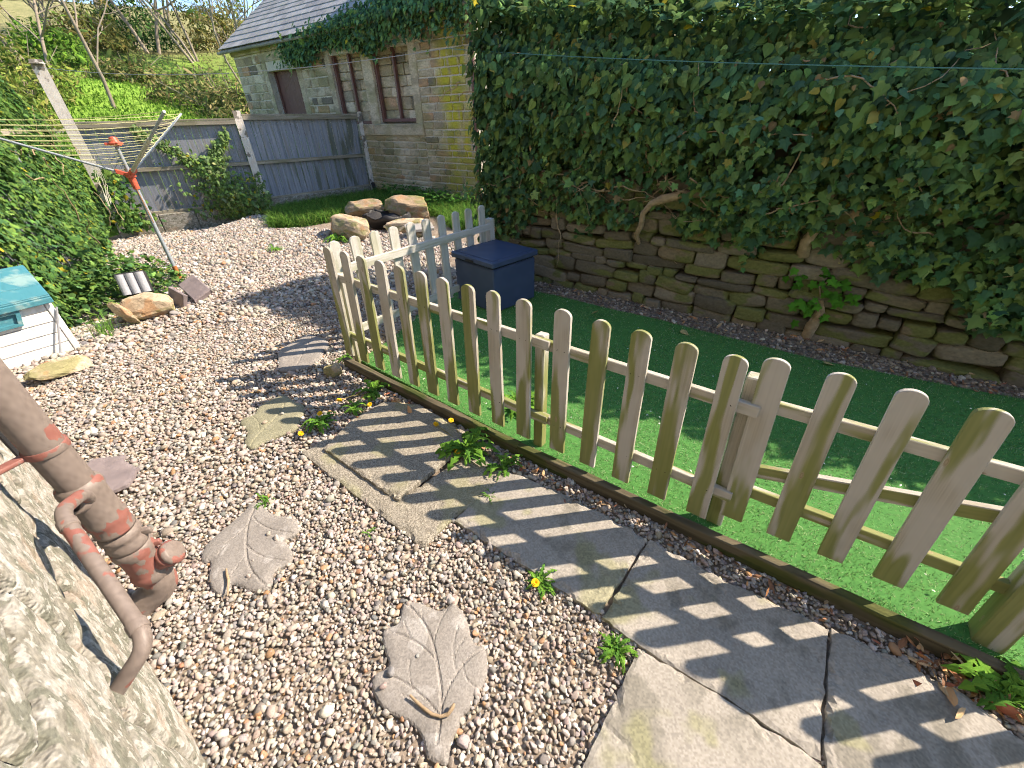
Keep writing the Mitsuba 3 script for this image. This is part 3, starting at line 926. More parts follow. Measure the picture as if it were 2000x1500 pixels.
pf2 = thing('picket_fence', 'shorter run of pale pickets behind the lawn, meeting the ivy wall beside the blue box', 'picket fence')
azs = math.radians(50.41)
dS = np.array([math.cos(azs), math.sin(azs), 0])
outS = np.array([dS[1], -dS[0], 0])                                          # towards the lawn
T0 = np.array([-1.463, 3.530, 1.018]) - UP * 0.9
run_of_pickets(pf2, T0, dS * 0.2034, 10, dS, outS, 4, up=UP, mat_='m_wood_pale')
for h in (0.66, 0.095):
    wood('rail', T0 + dS * 0.02 + UP * h + outS * 0.027, T0 + dS * 1.93 + UP * h + outS * 0.027, 0.034, 0.072, 'm_wood_pale', pf2)
wood('post', T0 + dS * 1.96 - UP * 0.15, T0 + dS * 1.96 + UP * 0.74, 0.085, 0.085, 'm_wood_pale', pf2, b=0.006, up=dS)

sl = thing('timber_edging', 'dark mossy timber edging on the ground in front of the picket fence', 'edging')
for a, b in (((-1.50, 3.185), (0.02, 1.985)), ((0.02, 1.985), (2.75, -0.02))):
    a3, b3 = np.array([*a, 0.025]), np.array([*b, 0.025])
    dd = (b3 - a3) / np.linalg.norm(b3 - a3)
    nn = np.array([-dd[1], dd[0], 0])
    n = 60
    s = np.linspace(0, 1, n)
    r = rng(int(b[0] * 10))
    prof = np.array([[0, -0.07], [0, 0.052], [0.007, 0.062], [0.043, 0.062], [0.05, 0.053], [0.05, -0.07]])
    nzz = meshkit.fbm(np.stack([s[:, None] * 9 + 0 * prof[None, :, 0], prof[None, :, 0] * 60 + 0 * s[:, None], prof[None, :, 1] * 30 + 0 * s[:, None]], -1), 3, 5) - 0.5
    V = (a3 + (b3 - a3) * s[:, None])[:, None] + (prof[:, 0] + 0.010 * nzz)[..., None] * nn + (prof[:, 1] + 0.018 * nzz * (prof[:, 1] > 0))[..., None] * UP
    m = len(prof)
    i, j = np.meshgrid(np.arange(n - 1), np.arange(m - 1), indexing='ij')
    qd = np.stack([i * m + j, i * m + j + 1, (i + 1) * m + j + 1, (i + 1) * m + j], -1).reshape(-1, 4)
    fr = np.vstack([qd[:, [0, 2, 1]], qd[:, [0, 3, 2]]])
    L = np.linalg.norm(b3 - a3)
    uv = np.c_[np.repeat(s * L, m), np.tile(np.cumsum(np.r_[0, np.linalg.norm(np.diff(prof, axis=0), axis=1)]), n)]
    obj('beam', (V.reshape(-1, 3), fr), 'm_sleeper', sl, smooth=True, uv=uv)

# ------------------------------------------------------------------ artificial lawn
LAWN = [(-1.36, 3.21), (-1.16, 3.60), (-1.06, 4.02), (-0.90, 4.40), (-0.55, 4.95), (0.20, 4.86), (0.57, 4.60), (1.05, 4.22), (1.58, 3.85), (2.10, 3.42), (2.62, 3.00), (3.20, 2.66), (3.72, 2.38), (4.9, 1.45), (4.0, 0.2), (2.85, -0.04), (0.075, 2.02)]
lawnp = Polygon(LAWN)
lz = lambda p, d: 0.010 * (meshkit.fbm(np.c_[p * 2.2, 0 * p[:, 0]], 2, 5) - 0.5)
lawn = obj('lawn', plate(LAWN, 0.066, 0.03, 0.09, lz, edge=0.004), 'm_lawn', smooth=False)
tag('lawn', 'bright green artificial lawn inside the picket fence', kind='structure')


def blades(pts, z0, r, hmin, hmax, wmin, wmax, lean, pal, curl=0.5):
    """Grass blades, two triangles each: (mesh, colours)."""
    n = len(pts)
    az = r.uniform(0, 2 * np.pi, n)
    h, w = r.uniform(hmin, hmax, n), r.uniform(wmin, wmax, n)
    ln = np.abs(r.normal(0, lean, n))
    d = np.c_[np.cos(az), np.sin(az), 0 * az]
    s = np.c_[-np.sin(az), np.cos(az), 0 * az] * (w / 2)[:, None]
    b = np.c_[pts, z0]
    mid_ = b + d * (h * ln * 0.35)[:, None] + UP * (h * 0.6)[:, None]
    tip = b + d * (h * ln * (1 + curl))[:, None] + UP * (h * np.maximum(1 - 0.5 * ln * ln, 0.25))[:, None]
    v = np.stack([b - s, b + s, mid_ + s * 0.8, mid_ - s * 0.8, tip], 1).reshape(-1, 3)
    k = np.arange(n)[:, None] * 5
    f = np.concatenate([k + [0, 1, 2], k + [0, 2, 3], k + [3, 2, 4]], 0)
    c = np.array(pal)[r.integers(0, len(pal), n)] * r.uniform(0.75, 1.25, (n, 1))
    return (v, f), np.repeat(c, 5, 0)


r = rng(60)
pts = r.uniform([-1.5, -0.2], [4.6, 5.1], (250000, 2))
pts = pts[shapely.contains_xy(lawnp.buffer(0.012), pts[:, 0], pts[:, 1])]
dist = np.hypot(pts[:, 0], pts[:, 1])
pts = pts[r.random(len(pts)) < np.clip(3.2 / dist, 0.35, 1)]
dist = np.hypot(pts[:, 0], pts[:, 1])
m, c = blades(pts, 0.060 + 0 * dist, r, 0.010, 0.021, 0.0021, 0.0037, 0.65, [(0.105, 0.23, 0.065), (0.165, 0.30, 0.095), (0.25, 0.38, 0.16), (0.08, 0.19, 0.06), (0.45, 0.52, 0.32)])
obj('lawn_pile', m, 'm_turf', None, color=c)
tag('lawn_pile', 'short plastic grass blades of the lawn', 'grass', kind='stuff')
# fallen white petals on it
n = 210
pts = r.uniform([-1.2, 0.2], [4.2, 4.9], (900, 2))
pts = pts[shapely.contains_xy(lawnp.buffer(-0.05), pts[:, 0], pts[:, 1])][:n]
a = r.uniform(0, 2 * np.pi, len(pts))
sz = r.uniform(0.004, 0.010, len(pts))
e1 = np.c_[np.cos(a), np.sin(a), r.normal(0, 0.25, len(a))] * sz[:, None]
e2 = np.c_[-np.sin(a), np.cos(a), r.normal(0, 0.25, len(a))] * sz[:, None] * 0.7
o = np.c_[pts, np.full(len(pts), 0.088)]
v = np.stack([o - e1, o - e2 * 0.9 + UP * 0.002, o + e1, o + e2 * 0.9 + UP * 0.002], 1).reshape(-1, 3)
k = np.arange(len(pts))[:, None] * 4
obj('petals', (v, np.vstack([k + [0, 1, 2], k + [0, 2, 3]])), 'm_vc', color=np.tile([0.72, 0.70, 0.68], (len(v), 1)))
tag('petals', 'white petals fallen on the lawn', 'petals', kind='stuff')

# ------------------------------------------------------------------ blue storage box
sb = thing('storage_box', 'dark blue rattan storage box with flat lid at the far end of the lawn', 'storage box')
ab = math.radians(44)
bx, by = np.array([math.cos(ab), math.sin(ab), 0]), np.array([-math.sin(ab), math.cos(ab), 0])
bo = np.array([-0.165, 4.10, 0.07]) + bx * 0.33 + by * 0.33
obj('body', box(bo + UP * 0.235, 0.635, 0.635, 0.47, bx, by, b=0.012), 'm_navy', sb)
obj('rim', box(bo + UP * 0.481, 0.60, 0.60, 0.022, bx, by, b=0.002), 'm_dark', sb)
obj('lid', box(bo + UP * 0.522, 0.685, 0.685, 0.062, bx, by, b=0.012), 'm_navy_plain', sb)
obj('panel', box(bo + UP * 0.556, 0.60, 0.60, 0.010, bx, by, b=0.004), 'm_navy_plain', f'{sb}__lid')
obj('handle', box(bo - bx * 0.3445 + by * 0.02 + UP * 0.512, 0.012, 0.13, 0.022, bx, by, b=0.004), 'm_dark', f'{sb}__lid')

# ------------------------------------------------------------------ paving slabs
def slab(outline, top, label, bsdf='m_flag', seed=0, thick=0.05, jitter=0.0025, bump=0.0022, cracks=()):
    key = thing('paving_slab', label, 'paving slab', 'paving slabs beside the picket fence')
    lines = [LineString(c) for c in cracks]

    def zf(p, d):
        z = bump * 2 * (meshkit.fbm(np.c_[p * 9, 0 * p[:, 0] + seed], 4, seed) - 0.5)
        chip = meshkit.fbm(np.c_[p * 22, 0 * p[:, 0] + seed + 5], 2, seed + 1)
        z = z - 0.016 * np.clip((chip - 0.63) / 0.1, 0, 1) * np.clip(1 - d / 0.05, 0, 1)
        z = z - 0.004 * np.clip((meshkit.fbm(np.c_[p * 7, 0 * p[:, 0] + seed + 9], 3, seed + 2) - 0.69) / 0.04, 0, 1)
        sp = shapely.points(p)
        for ln in lines:
            z = z - 0.006 * np.clip(1 - shapely.distance(sp, ln) / 0.008, 0, 1)
        return z

    m = plate(outline, top, top - thick, 0.016, zf, edge=0.006, step=0.03, jitter=jitter, seed=seed)
    obj('slab', m, bsdf, key, smooth=30 if False else False, uv=const_uv(len(m[0]), seed + 70))
    return key


slab([(-1.427, 2.056), (-0.475, 1.299), (-0.345, 1.483), (0.015, 1.765), (-0.26, 2.03), (-0.62, 1.66), (-1.19, 2.09), (-1.26, 2.20)], 0.030, 'lower concrete slab with speckled face, its pale strip along the gravel', 'm_aggregate', 1)
slab([(-1.258, 2.052), (-0.672, 1.598), (-0.545, 1.764), (-0.395, 1.955), (-0.232, 2.085), (-0.70, 2.51), (-0.985, 2.565), (-1.16, 2.36)], 0.056, 'speckled concrete slab lying a step higher than the one before it, farthest from the house', 'm_aggregate', 2, thick=0.035)
slab([(-0.335, 1.466), (0.358, 0.942), (0.680, 1.324), (0.545, 1.430), (0.202, 1.680), (0.025, 1.790), (-0.061, 1.800)], 0.034, 'grey stone slab third along the picket fence, chipped along its gravel side', 'm_flag', 3)
slab([(0.372, 0.930), (0.501, 0.812), (0.784, 0.620), (1.02, 0.437), (1.045, 0.49), (1.178, 0.672), (1.318, 0.862), (1.124, 0.987), (0.863, 1.171), (0.690, 1.318)], 0.031, 'grey stone slab before the gate between two dark joints', 'm_flag', 4, cracks=([(0.86, 1.17), (0.95, 1.02)],))
slab([(0.492, 0.800), (0.333, 0.597), (0.21, 0.44), (0.08, 0.27), (0.70, -0.15), (1.01, 0.428), (0.779, 0.615)], 0.036, 'large pale grey slab nearest the house', 'm_flag', 5, cracks=([(0.30, 0.55), (0.36, 0.50), (0.40, 0.44), (0.42, 0.40)],))
slab([(1.326, 0.858), (1.460, 0.776), (1.566, 0.708), (1.649, 0.634), (1.735, 0.500), (1.90, 0.32), (1.40, -0.3), (0.80, 0.02), (1.052, 0.478), (1.184, 0.658)], 0.033, 'grey slab with yellowish lichen, beside the gate post', 'm_flag', 6)

# ------------------------------------------------------------------ stepping stones cast as big leaves
def leaf_stone(outline, veins, label, seed, tint=0.0, top=0.034):
    key = thing('stepping_stone', label, 'stepping stone', 'leaf shaped stepping stones in the gravel')
    widths = [0.008 if k == 0 else 0.0062 if len(v) > 3 else 0.0046 for k, v in enumerate(veins)]
    lines = [LineString(resample_open(v)) for v in veins]

    def zf(p, d):
        z = 0.003 * (meshkit.fbm(np.c_[p * 9, 0 * p[:, 0]], 3, seed) - 0.5) - 0.012 * np.clip(1 - d / 0.05, 0, 1) ** 2
        sp = shapely.points(p)
        for ln, w in zip(lines, widths):
            z = z - 0.95 * w * np.clip(1 - shapely.distance(sp, ln) / w, 0, 1)
        return z

    m = plate(outline, top, 0.0, 0.0062, zf, edge=0.005, step=0.006, jitter=0.0006, seed=seed, smooth=2)
    obj('stone', m, 'm_cast', key, smooth=True if False else False, uv=np.tile([tint, 0.5], (len(m[0]), 1)))
    return Polygon(outline)


def resample_open(p, n=24):
    p = np.asarray(p, float)
    if len(p) < 3:
        return p
    from scipy.interpolate import CubicSpline
    t = np.r_[0, np.cumsum(np.linalg.norm(np.diff(p, axis=0), axis=1))]
    return CubicSpline(t, p)(np.linspace(0, t[-1], n))


LS1 = [(-0.517, 1.027), (-0.451, 1.022), (-0.392, 0.994), (-0.336, 0.974), (-0.298, 1.021), (-0.262, 0.99), (-0.227, 0.948), (-0.2, 0.863), (-0.183, 0.832), (-0.143, 0.829), (-0.126, 0.779), (-0.127, 0.728), (-0.141, 0.687), (-0.177, 0.656), (-0.187, 0.611), (-0.225, 0.59), (-0.224, 0.558), (-0.241, 0.531), (-0.254, 0.499), (-0.249, 0.454), (-0.282, 0.458), (-0.312, 0.468), (-0.33, 0.478), (-0.345, 0.517), (-0.368, 0.551), (-0.413, 0.58), (-0.465, 0.599), (-0.514, 0.618), (-0.568, 0.669), (-0.59, 0.734), (-0.529, 0.753), (-0.53, 0.779), (-0.558, 0.815), (-0.582, 0.872), (-0.586, 0.906), (-0.532, 0.922), (-0.522, 0.945), (-0.527, 0.997)]
VE1 = [[(-0.513, 1.021), (-0.433, 0.947), (-0.38, 0.881), (-0.34, 0.792), (-0.31, 0.699), (-0.294, 0.614), (-0.294, 0.56), (-0.296, 0.513)],
       [(-0.557, 0.893), (-0.48, 0.869), (-0.413, 0.835), (-0.343, 0.779)], [(-0.355, 0.848), (-0.347, 0.9), (-0.302, 1.008)],
       [(-0.541, 0.724), (-0.471, 0.71), (-0.403, 0.673), (-0.336, 0.626), (-0.295, 0.585)], [(-0.292, 0.614), (-0.275, 0.678), (-0.243, 0.734), (-0.147, 0.815)],
       [(-0.498, 0.934), (-0.481, 0.898), (-0.459, 0.867)], [(-0.253, 0.739), (-0.271, 0.818), (-0.259, 0.903)], [(-0.421, 0.693), (-0.438, 0.734), (-0.444, 0.777)],
       [(-0.433, 0.995), (-0.417, 0.932)], [(-0.225, 0.76), (-0.20, 0.70), (-0.17, 0.68)], [(-0.262, 0.78), (-0.245, 0.83), (-0.222, 0.86)], [(-0.355, 0.642), (-0.40, 0.645), (-0.45, 0.66)]]
LS2 = [(-1.537, 1.636), (-1.489, 1.629), (-1.429, 1.588), (-1.384, 1.549), (-1.337, 1.531), (-1.278, 1.524), (-1.227, 1.507), (-1.184, 1.465), (-1.163, 1.425), (-1.184, 1.396), (-1.227, 1.374), (-1.213, 1.36), (-1.174, 1.327), (-1.142, 1.286), (-1.131, 1.247), (-1.145, 1.226), (-1.186, 1.206), (-1.195, 1.178), (-1.182, 1.135), (-1.18, 1.1), (-1.221, 1.096), (-1.257, 1.095), (-1.302, 1.111), (-1.34, 1.127), (-1.372, 1.132), (-1.374, 1.109), (-1.381, 1.083), (-1.398, 1.076), (-1.441, 1.1), (-1.482, 1.139), (-1.505, 1.171), (-1.525, 1.216), (-1.547, 1.258), (-1.568, 1.248), (-1.591, 1.255), (-1.614, 1.286), (-1.628, 1.34), (-1.622, 1.39), (-1.595, 1.443), (-1.564, 1.507), (-1.536, 1.575)]
VE2 = [[(-1.483, 1.573), (-1.467, 1.484), (-1.437, 1.404), (-1.39, 1.31), (-1.333, 1.227), (-1.261, 1.16), (-1.185, 1.112)], [(-1.46, 1.519), (-1.401, 1.472), (-1.336, 1.44), (-1.263, 1.418), (-1.199, 1.411)],
       [(-1.399, 1.338), (-1.347, 1.3), (-1.28, 1.268), (-1.214, 1.251), (-1.153, 1.243)], [(-1.472, 1.454), (-1.483, 1.405), (-1.52, 1.355)], [(-1.379, 1.271), (-1.383, 1.22), (-1.391, 1.179)],
       [(-1.50, 1.36), (-1.515, 1.32), (-1.52, 1.28)], [(-1.30, 1.20), (-1.29, 1.17), (-1.30, 1.14)]]
LS3 = [(-1.825, 2.729), (-1.756, 2.667), (-1.668, 2.618), (-1.607, 2.581), (-1.573, 2.482), (-1.566, 2.389), (-1.545, 2.31), (-1.58, 2.264), (-1.673, 2.204), (-1.732, 2.144), (-1.766, 2.085), (-1.857, 2.149), (-1.868, 2.202), (-1.88, 2.248), (-1.912, 2.296), (-1.975, 2.347), (-2.01, 2.387), (-2.012, 2.438), (-1.95, 2.467), (-1.957, 2.53), (-1.964, 2.596), (-1.916, 2.663), (-1.868, 2.719)]
VE3 = [[(-1.789, 2.129), (-1.779, 2.3), (-1.759, 2.428), (-1.768, 2.588)], [(-1.939, 2.445), (-1.869, 2.382), (-1.793, 2.254)], [(-1.62, 2.42), (-1.70, 2.36), (-1.77, 2.31)]]
LS4 = [(-2.06, 3.844), (-1.975, 3.762), (-1.824, 3.679), (-1.757, 3.515), (-1.811, 3.484), (-1.753, 3.349), (-1.785, 3.287), (-1.753, 3.224), (-1.817, 3.153), (-1.961, 3.102), (-2.069, 3.107), (-2.123, 3.258), (-2.176, 3.355), (-2.238, 3.489), (-2.175, 3.626), (-2.136, 3.733)]
VE4 = [[(-2.02, 3.76), (-1.97, 3.5), (-1.93, 3.2)], [(-1.97, 3.5), (-2.08, 3.44), (-2.15, 3.42)], [(-1.96, 3.45), (-1.88, 3.40), (-1.80, 3.40)]]
STONES = [leaf_stone(LS1, VE1, 'grey cast leaf stepping stone with a curled twig on it, nearest the house', 11),
          leaf_stone(LS2, VE2, 'brownish cast leaf stepping stone beside the soil pipe', 12),
          leaf_stone(LS3, VE3, 'greenish cast leaf stepping stone near the dandelions', 13, 0.8),
          leaf_stone(LS4, VE4, 'cast leaf stepping stone striped by picket shadows, farthest along the gravel path', 14, 0.3)]

# ------------------------------------------------------------------ gravel
def pebbles(pts, z0, size, seed, base, pal, wts, flat=(0.38, 0.85)):
    r = rng(seed)
    n = len(pts)
    bv, bf_ = np.array(base.vertices), np.array(base.faces)
    s = size * np.exp(r.normal(-0.03, 0.30, n))
    sc = np.c_[s * r.uniform(0.85, 1.25, n), s * r.uniform(0.65, 0.95, n), s * r.uniform(*flat, n)] / 2
    v = bv[None] * r.uniform(0.72, 1.24, (n, len(bv), 1))
    if len(bv) > 12:                                                         # smooth lumps plus a few flat facets
        d = r.normal(size=(n, 8, 3))
        d /= np.linalg.norm(d, axis=2, keepdims=True)
        v = bv[None] * r.uniform(0.97, 1.03, (n, len(bv), 1))
        for k in range(8):
            over = np.maximum((v * d[:, None, k]).sum(-1) - r.uniform(0.42, 0.85, (n, 1)), 0)
            v = v - over[..., None] * d[:, None, k] * 0.9
    v = v * sc[:, None]
    tx, ty, a = r.normal(0, 0.35, n), r.normal(0, 0.35, n), r.uniform(0, 2 * np.pi, n)
    y, z = v[..., 1] * np.cos(tx)[:, None] - v[..., 2] * np.sin(tx)[:, None], v[..., 1] * np.sin(tx)[:, None] + v[..., 2] * np.cos(tx)[:, None]
    x, z = v[..., 0] * np.cos(ty)[:, None] + z * np.sin(ty)[:, None], -v[..., 0] * np.sin(ty)[:, None] + z * np.cos(ty)[:, None]
    v = np.stack([x * np.cos(a)[:, None] - y * np.sin(a)[:, None], x * np.sin(a)[:, None] + y * np.cos(a)[:, None], z], -1)
    v = v + np.c_[pts, z0 + sc[:, 2] * 0.55][:, None]
    f = (bf_[None] + (np.arange(n) * len(bv))[:, None, None]).reshape(-1, 3)
    c = np.array(pal)[r.choice(len(pal), n, p=np.array(wts) / np.sum(wts))] * r.uniform(0.8, 1.18, (n, 1)) * (1 + r.normal(0, 0.03, (n, 3)))
    return (v.reshape(-1, 3), f), np.repeat(np.clip(c, 0.02, 0.85), len(bv), 0)


PEB = [(0.40, 0.36, 0.315), (0.33, 0.275, 0.225), (0.36, 0.30, 0.27), (0.275, 0.26, 0.245), (0.16, 0.155, 0.15), (0.35, 0.21, 0.12), (0.50, 0.475, 0.44), (0.25, 0.21, 0.175)]
PW = [0.24, 0.17, 0.17, 0.16, 0.06, 0.03, 0.11, 0.07]
PATH = Polygon([(-7.9, 5.4), (-1.02, 0.42), (0.5, -0.7), (2.6, -0.9), (2.75, -0.03), (0.0, 1.99), (-1.50, 3.175), (-1.47, 3.40), (-0.16, 5.0), (-1.0, 6.2), (-0.6, 7.2), (-2.2, 8.2), (-4.2, 8.75), (-4.75, 8.75), (-5.1, 9.6), (-5.9, 10.35), (-8.1, 9.2)])
PATH2 = Polygon([(-1.47, 3.40), (-1.38, 3.19), (-1.15, 3.60), (-1.05, 4.02), (-0.88, 4.42), (-0.53, 4.97), (0.20, 4.88), (0.57, 4.62), (1.05, 4.24), (1.58, 3.87), (2.10, 3.44), (2.62, 3.02), (3.20, 2.68), (3.72, 2.40), (4.9, 1.47), (5.2, 1.6), (1.16, 4.63), (0.2, 5.4), (-0.2, 5.1)])
COVER = shapely.union_all([Polygon(p).buffer(0).buffer(-0.018) for p in (
    [(-1.427, 2.056), (-0.475, 1.299), (-0.345, 1.483), (0.015, 1.765), (-0.26, 2.03), (-0.70, 2.51), (-0.985, 2.565), (-1.26, 2.20)],
    [(-0.335, 1.466), (0.349, 0.947), (0.667, 1.330), (0.539, 1.430), (0.202, 1.677), (0.017, 1.785), (-0.061, 1.795)],
    [(0.372, 0.930), (0.501, 0.812), (0.784, 0.620), (1.02, 0.437), (1.045, 0.49), (1.178, 0.672), (1.318, 0.862), (1.124, 0.987), (0.863, 1.171), (0.690, 1.318)],
    [(0.490, 0.786), (0.333, 0.597), (0.21, 0.44), (0.08, 0.27), (0.70, -0.15), (1.00, 0.415), (0.771, 0.607)],
    [(1.352, 0.842), (1.566, 0.708), (1.735, 0.500), (1.90, 0.32), (1.40, -0.3), (0.82, 0.02), (1.075, 0.46)])] + [s.buffer(-0.02) for s in STONES]).buffer(0.042).buffer(-0.042)


def scatter(region, spacing, r, jit=0.42):
    x0, y0, x1, y1 = region.bounds
    X, Y = np.meshgrid(np.arange(x0, x1, spacing), np.arange(y0, y1, spacing * 0.87))
    X = X + (np.arange(len(X)) % 2)[:, None] * spacing / 2
    p = np.c_[X.ravel(), Y.ravel()] + r.uniform(-jit, jit, (X.size, 2)) * spacing
    return p[shapely.contains_xy(region, p[:, 0], p[:, 1])]


r = rng(70)
open_path = shapely.difference(PATH, COVER)
near = scatter(shapely.intersection(open_path, Point(0, 0).buffer(2.3)), 0.0180, r)
midp = scatter(shapely.intersection(open_path, shapely.difference(Point(0, 0).buffer(5.2), Point(0, 0).buffer(2.3))), 0.0232, r)
farp = scatter(shapely.difference(open_path, Point(0, 0).buffer(5.2)), 0.036, r)
inview = lambda p: np.abs(np.arctan2(p[:, 0], p[:, 1] + 0.4)) < 1.13
near, midp, farp = near[inview(near) | (np.hypot(near[:, 0], near[:, 1]) < 1.2)], midp[inview(midp)], farp[inview(farp)]
dn = np.hypot(near[:, 0], near[:, 1])
sets = [pebbles(near[dn < 1.12], r.uniform(-0.002, 0.010, (dn < 1.12).sum()), 0.0215, 71, ICO1, PEB, PW),
        pebbles(near[dn >= 1.12], r.uniform(-0.002, 0.010, (dn >= 1.12).sum()), 0.0225, 72, trimesh.creation.icosahedron(), PEB, PW),
        pebbles(midp, r.uniform(-0.002, 0.011, len(midp)), 0.0275, 73, trimesh.creation.icosahedron(), PEB, PW),
        pebbles(farp, ground_z(farp[:, 0], farp[:, 1]) + r.uniform(-0.002, 0.012, len(farp)), 0.042, 74, trimesh.creation.icosahedron(), PEB, PW)]
obj('gravel', join(*[m for m, _ in sets]), 'm_pebble', smooth=True, color=np.vstack([c for _, c in sets]))
tag('gravel', 'loose mixed gravel of pale, brown and grey pebbles', 'gravel', kind='stuff')
strip = scatter(PATH2, 0.030, r)
st = pebbles(strip, 0.048 + r.uniform(-0.004, 0.012, len(strip)), 0.030, 75, trimesh.creation.icosahedron(), [(0.26, 0.21, 0.165), (0.17, 0.135, 0.105), (0.42, 0.38, 0.33), (0.32, 0.26, 0.20), (0.12, 0.10, 0.08)], [3, 3, 1.3, 2, 2])
obj('gravel', st[0], 'm_pebble', smooth=True, color=st[1])
tag('gravel_001', 'darker earthy gravel at the foot of the ivy wall', 'gravel', kind='stuff')
# a few loose pebbles lying on the leaf stones
loose = np.array([(-0.415, 0.792), (-0.508, 0.735), (-0.527, 0.688), (-1.315, 1.40), (-1.26, 1.372), (-1.32, 1.245), (-1.30, 1.16), (-1.72, 2.46), (-1.80, 2.36), (-1.66, 2.30)])
lp = pebbles(loose, np.full(len(loose), 0.031), 0.027, 76, ICO1, PEB, PW, flat=(0.6, 0.9))
obj('loose_pebbles', lp[0], 'm_pebble', smooth=True, color=lp[1])
tag('loose_pebbles', 'stray pebbles lying on the leaf stepping stones', 'pebbles', kind='stuff')

# ------------------------------------------------------------------ leaves
def leaf_shape(kind):
    """Leaf of unit length: vertices (x across, y along, z up), triangles."""
    if kind == 'lobed':
        half = [(0.0, 0.02), (0.20, -0.12), (0.46, -0.02), (0.36, 0.22), (0.60, 0.46), (0.27, 0.54), (0.0, 1.0)]
    elif kind == 'heart':
        half = [(0.0, 0.02), (0.22, -0.06), (0.40, 0.14), (0.37, 0.42), (0.20, 0.74), (0.0, 1.06)]
    else:
        half = [(0.0, 0.0), (0.13, 0.25), (0.17, 0.5), (0.10, 0.8), (0.0, 1.0)]
    o = np.array(half + [(-x, y) for x, y in half[-2:0:-1]])
    v = np.vstack([o, [[0.0, 0.36]]])
    z = -0.32 * np.abs(v[:, 0]) - 0.16 * v[:, 1] ** 2 + 0.05
    n = len(o)
    k = np.arange(n)
    return np.c_[v, z], np.c_[np.full(n, n), k, (k + 1) % n]


SHAPES_ = {k: leaf_shape(k) for k in ('lobed', 'heart', 'lance')}


def frames(normal, tip):
    n = normal / np.linalg.norm(normal, axis=1, keepdims=True)
    t = tip - n * (tip * n).sum(1, keepdims=True)
    t /= np.linalg.norm(t, axis=1, keepdims=True) + 1e-9
    return np.stack([np.cross(t, n), t, n], -1)                              # columns: across, along, up


def leaves(kind, pos, normal, tip, size, col):
    v, f = SHAPES_[kind]
    F = frames(normal, tip)
    V = np.einsum('nij,kj->nki', F, v) * size[:, None, None] + pos[:, None]
    n = len(pos)
    return (V.reshape(-1, 3), (f[None] + (np.arange(n) * len(v))[:, None, None]).reshape(-1, 3)), np.repeat(col, len(v), 0)


def leaf_colours(n, r, base, var=0.25, yellow=0.02, ycol=(0.42, 0.36, 0.04), pale=0.06, pcol=(0.16, 0.24, 0.07)):
    c = np.array(base)[r.integers(0, len(base), n)] * np.exp(r.normal(0, var, (n, 1))) * (1 + r.normal(0, 0.06, (n, 3)))
    k = r.random(n)
    c[k < yellow] = np.array(ycol) * r.uniform(0.7, 1.2, ((k < yellow).sum(), 1))
    kk = (k >= yellow) & (k < yellow + pale)
    c[kk] = np.array(pcol) * r.uniform(0.8, 1.2, (kk.sum(), 1))
    return np.clip(c, 0.005, 0.7)


# ------------------------------------------------------------------ the ivy over the dry stone wall
TOP = np.array([[-2.4, 2.80], [-1.9, 2.76], [-0.6, 2.64], [0.4, 2.52], [1.4, 2.42], [2.34, 2.38], [3.0, 2.20], [3.5, 2.08], [4.7, 1.82], [6.2, 1.75]])
BOT = np.array([[-2.3, 0.10], [-2.0, 0.45], [-1.7, 0.42], [-1.36, 0.50], [-1.0, 0.85], [-0.76, 0.92], [-0.5, 0.80], [-0.29, 0.66], [-0.1, 0.90], [0.12, 0.82], [0.34, 0.98], [0.57, 1.0], [0.8, 0.83], [1.13, 0.78], [1.4, 0.58], [1.55, 0.92], [1.75, 1.0], [1.9, 0.86], [2.1, 0.80], [2.32, 0.70], [2.58, 0.74], [2.8, 0.78], [2.96, 0.42], [3.3, 0.52], [6.2, 0.55]])
ivy = thing('ivy', 'tall dense evergreen ivy covering the whole dry stone wall along the lawn', 'ivy')


def ivy_depth(u, z):
    b = meshkit.fbm(np.stack([u * 1.3, z * 1.5, 0 * u + 3], -1), 3, 9)
    s = meshkit.fbm(np.stack([u * 5, z * 5, 0 * u + 8], -1), 2, 4)
    zt, zb = np.interp(u, TOP[:, 0], TOP[:, 1]), np.interp(u, BOT[:, 0], BOT[:, 1])
    k = np.clip((z - zb) / 0.7, 0, 1)
    over = np.clip((zt - z) / 0.42, 0, 1)
    return (0.05 + 0.25 * k ** 0.7 + 0.36 * (b - 0.5) + 0.16 * (s - 0.5)) * over ** 0.5 - 0.3 * (1 - over)


def wall_pt(u, z, d):
    return WALL0 + u[:, None] * E1 + z[:, None] * UP - d[:, None] * N1


r = rng(80)
n = 19500
u, zz = r.uniform(-1.60, 5.6, n), r.random(n)
u = np.where((zz < 0.32) & (u < -1.3), u - 0.35 * r.random(n), u)
zt, zb = np.interp(u, TOP[:, 0], TOP[:, 1]), np.interp(u, BOT[:, 0], BOT[:, 1])
z = zb + (zt - zb) * zz + r.normal(0, 0.03, n)
thin = meshkit.fbm(np.stack([u * 2.6, z * 2.6, 0 * u + 30], -1), 3, 17)      # bare patches where the stems show
keep = (thin > 0.385) | (r.random(n) < 0.22) | (z > zt - 0.55)
hole = ((u - 0.35) / 0.50) ** 2 + ((z - 1.22) / 0.22) ** 2 < 1
keep &= ~hole | (r.random(n) < 0.3)
u, z = u[keep], z[keep]
n = len(u)
layer = r.random(n)
d = ivy_depth(u, z) - 0.17 * layer ** 1.5 + r.normal(0, 0.02, n)
